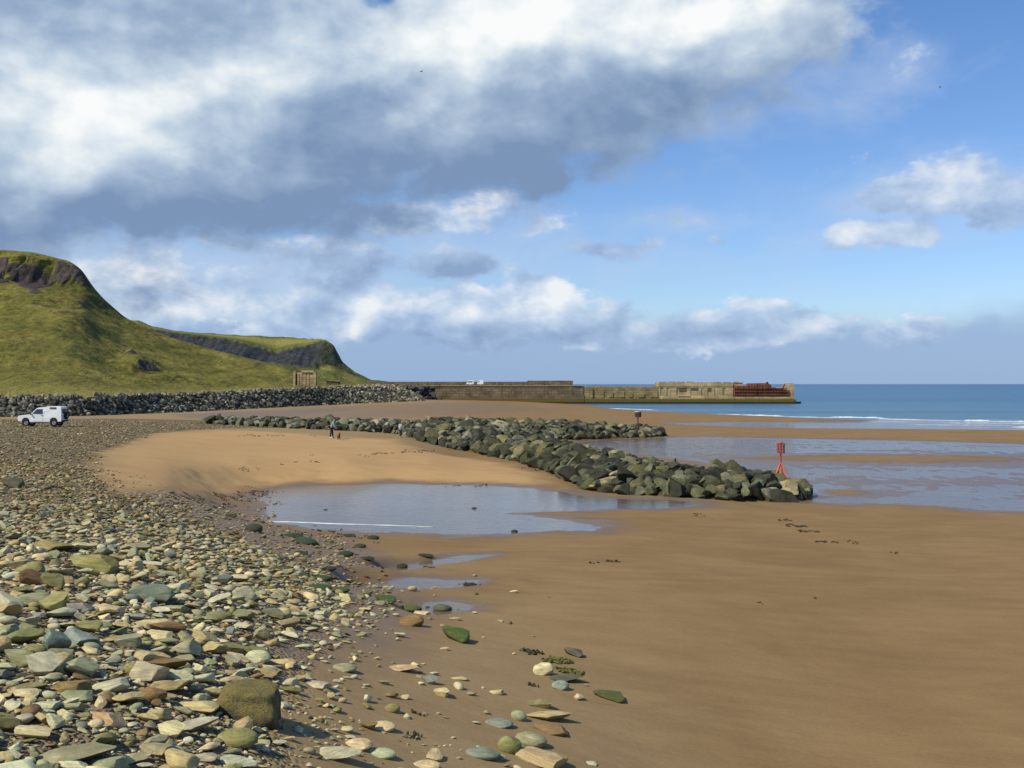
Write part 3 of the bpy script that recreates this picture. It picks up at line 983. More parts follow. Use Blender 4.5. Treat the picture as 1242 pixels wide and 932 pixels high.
Z += body * (3.0 * fbm(X / 40, Y / 60, 4, 115) + 0.9 * fbm(X / 9, Y / 12, 3, 117)) * np.interp(u2, [60, 400, 430, 500], [1, 1, .3, .1])[:, None]
Z += sstep(0.9, 1.0, A4[..., 2]) * sstep(1.01, 1.0, A4[..., 2]) * 0.8 * fbm(X / 12, Y / 40, 4, 119)
V4 = np.stack([X, Y, Z], -1)
us2 = np.repeat(u2[:, None], V4.shape[1], 1)
A4[..., 1] = np.clip(cl * (1 - 0.55 * sstep(375, 400, us2)) * sstep(470, 430, us2), 0, 1)
A4[..., 0] = 0
nv = V4.shape[1]
ii = np.arange(NU2 * nv).reshape(NU2, nv)
qq = np.stack([ii[:-1, :-1], ii[1:, :-1], ii[1:, 1:], ii[:-1, 1:]], -1).reshape(-1, 4)
head_me = np_mesh('headland', V4.reshape(-1, 3), qq)
put_attr(head_me, 'zone', A4.reshape(-1, 4))
GREENS2 = [(0.060, 0.078, 0.024), (0.100, 0.118, 0.030), (0.145, 0.16, 0.036), (0.21, 0.20, 0.06)]
tag(link('headland', head_me, hill_material('headland_turf', GREENS2, (0.050, 0.055, 0.062), 0.45)), 'distant headland with dark cliffs under green fields', None, None, 'structure')


# ================================================================== rocks and stones
def ico(sub):
    bm = bmesh.new()
    bmesh.ops.create_icosphere(bm, subdivisions=sub, radius=1.0)
    v = np.array([x.co[:] for x in bm.verts])
    f = np.array([[w.index for w in x.verts] for x in bm.faces])
    bm.free()
    return v, f


ICO = {k: ico(k) for k in (1, 2, 3, 4)}


def stone_shape(seed, sub, cuts, dmin, dmax, flat=(1, 1, 1), rough=0.05, hard=0.95):
    """a boulder broken by flat joints: a ball pressed against random planes, then roughened"""
    rs = np.random.RandomState(seed)
    v, f = ICO[sub]
    v = v.copy()
    for _ in range(cuts):
        n = rs.normal(size=3)
        n /= np.linalg.norm(n)
        d = rs.uniform(dmin, dmax)
        over = v @ n - d
        v -= np.outer(np.maximum(over, 0) * hard, n)
    r = fbm(v[:, 0] * 1.7 + seed, v[:, 1] * 1.7 + v[:, 2] * 1.3, 3, seed % 50)
    r = r + 0.45 * fbm(v[:, 0] * 5.1 + seed, v[:, 1] * 4.7 + v[:, 2] * 3.9, 3, seed % 40)
    v *= (1 + rough * r)[:, None]
    v *= np.array(flat)
    v /= np.abs(v).max(0)          # unit half-extents
    return v, f


RS = np.random.RandomState(2024)
random.seed(5)

# ------------------------------------------------------------------ rock armour materials
def rock_material(name, use_attr):
    m, t, b = material(name)
    co = t.node('ShaderNodeTexCoord').outputs['Object']
    geo = t.node('ShaderNodeNewGeometry')
    nz = t.sep(geo.outputs['Normal'])[2]
    if use_attr:
        base = t.attr('tint').outputs['Color']
        p = t.vm('MULTIPLY', co, (1, 1, 1))
    else:
        oi = t.node('ShaderNodeObjectInfo')
        base = oi.outputs['Color']
        sc = t.node('ShaderNodeVectorMath', operation='SCALE')
        t.put(sc.inputs[0], (31.0, 17.0, 11.0))
        t.put(sc.inputs['Scale'], oi.outputs['Random'])
        p = t.vm('ADD', co, sc.outputs[0])
    n1 = t.noise(p, 1.3, 6, 0.65)
    n2 = t.noise(p, 7.0, 6, 0.7)
    c = t.mix(1.0, base, t.mix(t.rng(n1, 0.3, 0.7), (0.55, 0.55, 0.55), (1.45, 1.45, 1.45)), 'MULTIPLY')
    c = t.mix(1.0, c, t.mix(t.rng(n2, 0.3, 0.7), (0.65, 0.65, 0.65), (1.35, 1.35, 1.35)), 'MULTIPLY')
    t.put(b.inputs['Base Color'], c)
    pz = t.sep(geo.outputs['Position'])[2]
    tide = t.rng(t.m('ADD', pz, t.m('MULTIPLY', n1, 0.9)), 1.75, 1.25, 0.0, 0.75)
    c = t.mix(tide, c, t.mix(t.rng(n2, 0.4, 0.6), (0.030, 0.032, 0.018), (0.062, 0.066, 0.026)))
    # pale worn and lichened patches on the tops
    c = t.mix(t.rng(t.m('ADD', t.m('MULTIPLY', nz, 0.22), t.noise(p, 2.6, 5, 0.7)), 0.68, 0.82, 0.0, 0.55), c, (0.27, 0.25, 0.15))
    b.inputs['Roughness'].default_value = 0.82
    b.inputs['Specular IOR Level'].default_value = 0.22
    t.put(b.inputs['Normal'], t.bump(t.m('ADD', n1, t.m('MULTIPLY', n2, 0.5)), 0.8, 0.10))
    return m


ROCK_OBJ, ROCK_ATT = rock_material('armour_rock', False), rock_material('armour_rock_mass', True)

ROCKS = [stone_shape(100 + i, 4, 13, 0.34, 0.70, (1.0, 0.85, 0.78), 0.07, 0.97) for i in range(14)]
ROCK_ME = []
for i, (v, f) in enumerate(ROCKS):
    me = np_mesh('groyne_rock', v, f, True)
    me.materials.append(ROCK_OBJ)
    me.set_sharp_from_angle(angle=R(52))
    ROCK_ME.append(me)
ROCKS_LO = [stone_shape(100 + i, 2, 9, 0.38, 0.72, (1.0, 0.85, 0.78), 0.04, 1.0) for i in range(14)]


def rotm(e):
    return np.array(Euler(e).to_matrix())


def poisson(poly, r, n, pad=0.0, key=None):
    a = np.array(poly)
    lo, hi = a.min(0), a.max(0)
    p = RS.uniform(lo, hi, (n, 2))
    p = p[sdf(p[:, 0], p[:, 1], poly) < -pad]
    grid, keep = {}, []
    for x, y in p:
        c = (int(x // r), int(y // r))
        ok = True
        for i in (-1, 0, 1):
            for j in (-1, 0, 1):
                for q in grid.get((c[0] + i, c[1] + j), ()):
                    if (q[0] - x) ** 2 + (q[1] - y) ** 2 < r * r:
                        ok = False
        if ok:
            grid.setdefault(c, []).append((x, y))
            keep.append((x, y))
    return np.array(keep)


class Mass:
    """many small solids gathered into one mesh"""

    def __init__(self):
        self.v, self.f, self.c, self.n = [], [], [], 0

    def add(self, shape, loc, scale, rot, col):
        v, f = shape
        w = (v * np.array(scale)) @ rotm(rot).T + np.array(loc)
        self.v.append(w)
        self.f.append(f + self.n)
        self.c.append(np.tile((*col, 1.0), (len(v), 1)))
        self.n += len(v)

    def build(self, name, mat, label):
        me = np_mesh(name, np.concatenate(self.v), np.concatenate(self.f), True)
        put_attr(me, 'tint', np.concatenate(self.c))
        me.set_sharp_from_angle(angle=R(36))
        return tag(link(name, me, mat), label, None, None, 'stuff')


def px(p):
    """photo pixel of a point"""
    return U0 + p[0] / p[1] * FPX, V0 - (p[2] - EYE) / p[1] * FPX


NUMW = ['first', 'second', 'third', 'fourth', 'fifth', 'sixth', 'seventh', 'eighth', 'ninth', 'tenth', 'eleventh', 'twelfth']


def name_apart(items, landmarks, noun, reach=1.0):
    """labels that single each item out: look first, then what it lies beside. items: dicts with look, u, v, obj"""
    for it in items:
        d = [(((it['u'] - lu) ** 2 + ((it['v'] - lv) * 1.6) ** 2) ** 0.5, ln, lu, lv) for ln, lu, lv in landmarks]
        _, ln, lu, lv = min(d)
        du, dv = it['u'] - lu, (it['v'] - lv) * 1.6
        rel = ('right of' if du > 0 else 'left of') if abs(du) >= abs(dv) else ('in front of' if dv > 0 else 'behind')
        it['key'] = f"{it['look']} {noun} {rel} {ln}"
    by = {}
    for it in items:
        by.setdefault(it['key'], []).append(it)
    for k, v in by.items():
        if len(v) == 1:
            v[0]['obj']['label'] = k
        else:
            v.sort(key=lambda i: i['u'])
            for j, it in enumerate(v):
                w = 'leftmost' if j == 0 else ('rightmost' if j == len(v) - 1 else f"{NUMW[min(j, 11)]} from left")
                it['obj']['label'] = f"{w} {k}"


# ------------------------------------------------------------------ groynes: the rocks that show largest are objects
cand = []
for poly, r, n, far in ((GROYNE, 0.98, 60000, False), (GROYNE_FAR, 1.05, 90000, True)):
    pts = poisson(poly, r, n, 0.25)
    zz = land(pts[:, 0], pts[:, 1])
    for (x, y), z in zip(pts, zz):
        left_arm = far and x < -9
        s = (0.64 if not far else 0.65) * RS.uniform(0.60, 1.45) * (0.80 if left_arm else 1.0)
        sc = (s * RS.uniform(0.95, 1.35), s * RS.uniform(0.8, 1.1), s * RS.uniform(0.62, 0.95))
        hh = RS.rand()
        if left_arm:
            look, col = ('pale grey', (0.25, 0.25, 0.185)) if hh < 0.55 else (('grey-green', (0.17, 0.18, 0.125)) if hh < 0.85 else ('dark', (0.075, 0.078, 0.062)))
        elif not far:
            tip = sstep(8, 16, x)
            if hh < 0.34 + 0.22 * tip:
                look, col = 'dark', (0.036, 0.038, 0.024)
            elif hh < 0.66 + 0.10 * tip:
                look, col = 'dark green', (0.068, 0.074, 0.034)
            elif hh < 0.90:
                look, col = 'olive green', (0.135, 0.132, 0.058)
            else:
                look, col = 'pale olive', (0.25, 0.225, 0.115)
        else:
            if hh < 0.33:
                look, col = 'dark', (0.050, 0.052, 0.036)
            elif hh < 0.70:
                look, col = 'olive green', (0.130, 0.130, 0.060)
            elif hh < 0.9:
                look, col = 'grey-green', (0.155, 0.165, 0.115)
            else:
                look, col = 'pale', (0.26, 0.25, 0.165)
        # is it likely to be seen? front of the mound and crest
        ahead = RS.rand() * 0
        dfront = land(np.array([x * (1 - 3.0 / y)]), np.array([y - 3.0]))[0]
        seen = (z - dfront) > -0.55
        cand.append(dict(x=x, y=y, z=float(z) + sc[2] * RS.uniform(0.28, 0.5), sc=sc, rot=(RS.uniform(-.5, .5), RS.uniform(-.5, .5), RS.uniform(0, 6.28)), look=look, col=tuple(np.array(col) * np.array((0.95, 0.88, 0.85)) * RS.uniform(0.7, 1.3)), far=far, seen=seen, k=RS.randint(14), size=max(sc) / y))
cand.sort(key=lambda c: -(c['size'] if c['seen'] else c['size'] * 0.3))
N_IND = 285
rock_items = []
for c in cand[:N_IND]:
    o = bpy.data.objects.new('groyne_rock', ROCK_ME[c['k']])
    COL.objects.link(o)
    o.location, o.rotation_euler, o.scale = (c['x'], c['y'], c['z']), c['rot'], c['sc']
    o.color = (*c['col'], 1)
    tag(o, None, 'rock', 'boulders of the far rock groyne' if c['far'] else 'boulders of the near rock groyne')
    u, v = px((c['x'], c['y'], c['z']))
    size = 'large' if max(c['sc']) > 0.92 else ('small' if max(c['sc']) < 0.68 else 'middling')
    rock_items.append(dict(look=f"{size} {c['look']}", u=u, v=v, obj=o, far=c['far']))
mass = Mass()
for c in cand[N_IND:]:
    mass.add(ROCKS_LO[c['k']], (c['x'], c['y'], c['z']), c['sc'], c['rot'], c['col'])
for poly in (GROYNE, GROYNE_FAR):                     # smaller stones wedged in the gaps
    pts = poisson(poly, 0.62, 60000, 0.2)
    zz = land(pts[:, 0], pts[:, 1])
    for (x, y), z in zip(pts, zz):
        s = RS.uniform(0.30, 0.55)
        col = np.array(((0.05, 0.052, 0.034), (0.10, 0.105, 0.055), (0.16, 0.16, 0.10))[RS.choice(3, p=(.5, .35, .15))]) * RS.uniform(0.8, 1.2)
        mass.add(ROCKS_LO[RS.randint(14)], (x, y, float(z) + RS.uniform(0.05, 0.45)), (s * 1.15, s, s * 0.85), (RS.uniform(-.6, .6), RS.uniform(-.6, .6), RS.uniform(0, 6.28)), col)
mass.build('groyne_rubble', ROCK_ATT, 'heap of smaller boulders filling out the two rock groynes')
LM_NEAR = [('the red marker', 947, 585), ('the groyne tip', 985, 595), ('the pale block', 842, 600), ('the sand bank end', 668, 578), ('the pool corner', 708, 600), ('the groyne bend', 735, 575), ('the groyne face middle', 800, 585), ('the tall crest', 765, 555), ('the last crest rocks', 880, 568), ('the groyne join', 640, 550)]
LM_FAR = [('the standing person', 490, 522), ('the white rock', 507, 532), ('the dark pole marker', 774, 518), ('the far tip', 810, 526), ('the groyne join', 610, 545), ('the far groyne middle', 600, 520), ('the wide apron', 550, 540), ('the far crest', 680, 515), ('the dog', 411, 522), ('the low tail', 330, 517)]
name_apart([i for i in rock_items if not i['far']], LM_NEAR, 'boulder')
name_apart([i for i in rock_items if i['far']], LM_FAR, 'boulder of far groyne')
o = bpy.data.objects.new('groyne_rock', ROCK_ME[3])
COL.objects.link(o)
x, y = GT(508, 534)
o.location, o.scale, o.rotation_euler = (x, y - 0.2, float(land(np.array([x]), np.array([y]))[0]) + 0.25), (0.85, 0.6, 0.38), (0.1, 0.1, 0.4)
o.color = (0.72, 0.68, 0.55, 1)
tag(o, 'low white rock at the sandy foot of the far groyne', 'rock', 'boulders of the far rock groyne')

# ------------------------------------------------------------------ rock bank below the hill: one mass of small boulders
bank = Mass()
for i in range(6500):
    u = RS.uniform(-260, 512)
    # even spread along the ground rather than along the picture
    xb, Yb, zb = base_world(u)
    if RS.rand() > (Yb / 345.0) ** 1.0 * 1.15:
        continue
    Yt = Yb + 4.0
    zt = EYE - (tp(u) - V0) * Yt / FPX
    f = RS.rand() ** 0.9
    s = RS.uniform(0.30, 0.58)
    ci = int((u + 330) / 845 * (NU - 1))
    tj = f * 0.145 if u < 452 else f * (0.145 + 0.85 * float(sstep(452, 480, u)))
    if u > 452 and RS.rand() < 0.3:
        tj = f * 0.145
    hx, yy, hz = HILLV[ci, int(tj * (NT_ - 1))]
    z = hz + 0.12
    u = U0 + hx / yy * FPX
    hh = RS.rand()
    topf = f > 0.88
    if hh < 0.45:
        col = (0.060, 0.060, 0.044)
    elif hh < 0.8:
        col = (0.125, 0.122, 0.088)
    else:
        col = (0.26, 0.245, 0.175)
    if topf:
        col = (0.27, 0.24, 0.16) if hh < 0.6 else (0.17, 0.15, 0.10)
    kk = float(sstep(380, 480, u))
    col = np.array(col) * (1.1 + 0.7 * kk) + kk * np.array((0.04, 0.03, 0.012))  # tan, and lightened further to offset shade at the bank's far end
    bank.add(ROCKS_LO[RS.randint(14)], ((u - U0) / FPX * yy, yy, z), (s * 1.1, s * 0.95, s * 0.85), (RS.uniform(-.6, .6), RS.uniform(-.6, .6), RS.uniform(0, 6.28)), tuple(col * RS.uniform(0.6, 0.95)))
# boulders tipped against the pier root, their shade put into the dark colour
for i in range(260):
    f = RS.rand()
    u = 474 + 52 * f
    v = RS.uniform(470, 480 + 5 * f)
    Y = 366 + RS.uniform(-4, 4)
    p = at(u, v, Y)
    s = RS.uniform(0.7, 1.3)
    bank.add(ROCKS_LO[RS.randint(14)], p[:], (s, s, s * 0.8), (RS.uniform(-.6, .6), RS.uniform(-.6, .6), RS.uniform(0, 6.28)), tuple(np.array((0.045, 0.045, 0.05)) * RS.uniform(0.7, 1.6)))
bank.build('rock_bank', ROCK_ATT, 'long bank of grey boulders protecting the foot of the hill')

# ------------------------------------------------------------------ beach stones
def stone_material(name, use_attr):
    m, t, b = material(name)
    co = t.node('ShaderNodeTexCoord').outputs['Object']
    if use_attr:
        base, p = t.attr('tint').outputs['Color'], co
        k1, k2 = 9.0, 60.0
        band = None
    else:
        oi = t.node('ShaderNodeObjectInfo')
        base = oi.outputs['Color']
        sc = t.node('ShaderNodeVectorMath', operation='SCALE')
        t.put(sc.inputs[0], (31.0, 17.0, 11.0))
        t.put(sc.inputs['Scale'], oi.outputs['Random'])
        p = t.vm('ADD', co, sc.outputs[0])
        k1, k2 = 1.4, 12.0
    n1 = t.noise(p, k1, 5, 0.62)
    n2 = t.noise(p, k2, 5, 0.7)
    c = t.mix(1.0, base, t.mix(t.rng(n1, 0.3, 0.7), (0.72, 0.74, 0.72), (1.28, 1.24, 1.18)), 'MULTIPLY')
    c = t.mix(1.0, c, t.mix(t.rng(n2, 0.3, 0.7), (0.80, 0.80, 0.80), (1.2, 1.2, 1.2)), 'MULTIPLY')
    if not use_attr:
        # bedding: faint bands along the slab, and a stain of weed or iron on some
        lay = t.noise(t.vm('MULTIPLY', p, (0.5, 0.5, 7.0)), 1.3, 3, 0.6, 0.4)
        c = t.mix(1.0, c, t.mix(t.rng(lay, 0.38, 0.62), (0.78, 0.77, 0.72), (1.12, 1.12, 1.12)), 'MULTIPLY')
        st = t.rng(t.noise(p, 0.9, 4, 0.65), 0.58, 0.72, 0.0, 0.5)
        c = t.mix(st, c, (0.16, 0.115, 0.045))
    t.put(b.inputs['Base Color'], c)
    b.inputs['Roughness'].default_value = 0.85
    b.inputs['Specular IOR Level'].default_value = 0.18
    t.put(b.inputs['Normal'], t.bump(t.m('ADD', n1, t.m('MULTIPLY', n2, 0.35)), 0.55, 0.03 if not use_attr else 0.01))
    return m


STONE_OBJ, STONE_ATT = stone_material('beach_stone', False), stone_material('shingle_stone', True)


def moss_material():
    m, t, b = material('mossy_stone')
    co = t.node('ShaderNodeTexCoord').outputs['Object']
    geo = t.node('ShaderNodeNewGeometry')
    nz = t.sep(geo.outputs['Normal'])[2]
    n1 = t.noise(co, 2.2, 6, 0.68)
    n2 = t.noise(co, 16.0, 5, 0.7)
    w = t.rng(t.m('ADD', t.m('MULTIPLY', nz, 0.5), n1), 0.45, 0.75)
    oc = t.node('ShaderNodeObjectInfo').outputs['Color']
    c = t.mix(w, (0.085, 0.072, 0.035), oc)
    c = t.mix(t.rng(t.noise(co, 5.0, 4, 0.7), 0.5, 0.7, 0.0, 0.6), c, (0.05, 0.05, 0.016))
    c = t.mix(1.0, c, t.mix(t.rng(n2, 0.3, 0.7), (0.6, 0.6, 0.6), (1.4, 1.4, 1.4)), 'MULTIPLY')
    t.put(b.inputs['Base Color'], c)
    b.inputs['Roughness'].default_value = 0.75
    t.put(b.inputs['Normal'], t.bump(t.m('ADD', n1, t.m('MULTIPLY', n2, 0.6)), 0.8, 0.08))
    return m


MOSS = moss_material()

SLABS = [(300 + i, 11, 0.34, 0.80, (1.0, 0.68, 0.30)) for i in range(8)]
BLOCKS = [(330 + i, 11, 0.36, 0.75, (1.0, 0.75, 0.6)) for i in range(5)]
ROUNDS = [(350 + i, 4, 0.72, 0.95, (1.0, 0.8, 0.55)) for i in range(5)]
ANGS = SLABS + BLOCKS + ROUNDS
HI = [stone_shape(s, 4, c, a, b_, fl, 0.05, 0.97) for s, c, a, b_, fl in ANGS]
MID = [stone_shape(s, 2, c, a, b_, fl, 0.04, 0.97) for s, c, a, b_, fl in ANGS]
LOW = [stone_shape(s, 1, c, a + .1, b_, fl, 0.04, 0.9) for s, c, a, b_, fl in ANGS]
STONE_ME = []
for v, f in HI:
    me = np_mesh('beach_stone', v, f, True)
    me.materials.append(STONE_OBJ)
    me.set_sharp_from_angle(angle=R(40))
    STONE_ME.append(me)
MOSS_ME = []
def block_shape(seed):
    rs = np.random.RandomState(seed)
    v, f = ICO[4]
    v = v.copy()
    for n, d in (((1, .1, .05), .60), ((-1, .15, .1), .66), ((.1, 1, .1), .62), ((0, -1, .25), .60), ((.12, -.1, 1), .62), ((0, 0, -1), .6), ((-.6, -.5, .8), .80), ((.8, -.5, .4), .78)):
        n = np.array(n) / np.linalg.norm(n)
        v -= np.outer(np.maximum(v @ n - d - 0.07, 0) * 0.86, n)
    r = fbm(v[:, 0] * 2 + 3, v[:, 1] * 2 + v[:, 2] * 1.5, 4, 9)
    v *= (1 + 0.13 * r)[:, None]
    return v / np.abs(v).max(0), f


HI.append(block_shape(3))
for k in (9, 14, 16, 2, 17, len(HI) - 1):
    me = np_mesh('mossy_stone', *HI[k], True)
    me.materials.append(MOSS)
    MOSS_ME.append(me)

TINTS = {
    'grey-green': (0.235, 0.245, 0.175), 'pale grey': (0.37, 0.37, 0.305), 'tan': (0.34, 0.275, 0.165), 'slate grey': (0.17, 0.19, 0.19),
    'cream': (0.46, 0.41, 0.285), 'brown': (0.19, 0.13, 0.07), 'olive': (0.19, 0.185, 0.095), 'dark': (0.085, 0.085, 0.07), 'buff': (0.40, 0.34, 0.22), 'blue-grey': (0.20, 0.235, 0.25), 'pinkish': (0.40, 0.31, 0.25), 'rusty': (0.27, 0.155, 0.07),
}
TINTS = {k: (c[0] * 1.28, c[1] * 1.23, c[2] * 1.0) for k, c in TINTS.items()}
TW = [('grey-green', .22), ('pale grey', .23), ('tan', .15), ('slate grey', .06), ('cream', .11), ('brown', .04), ('olive', .10), ('buff', .12), ('rusty', .012)]


def pick_tint():
    r, a = RS.rand(), 0
    for n, w in TW:
        a += w
        if r < a:
            return n
    return 'tan'


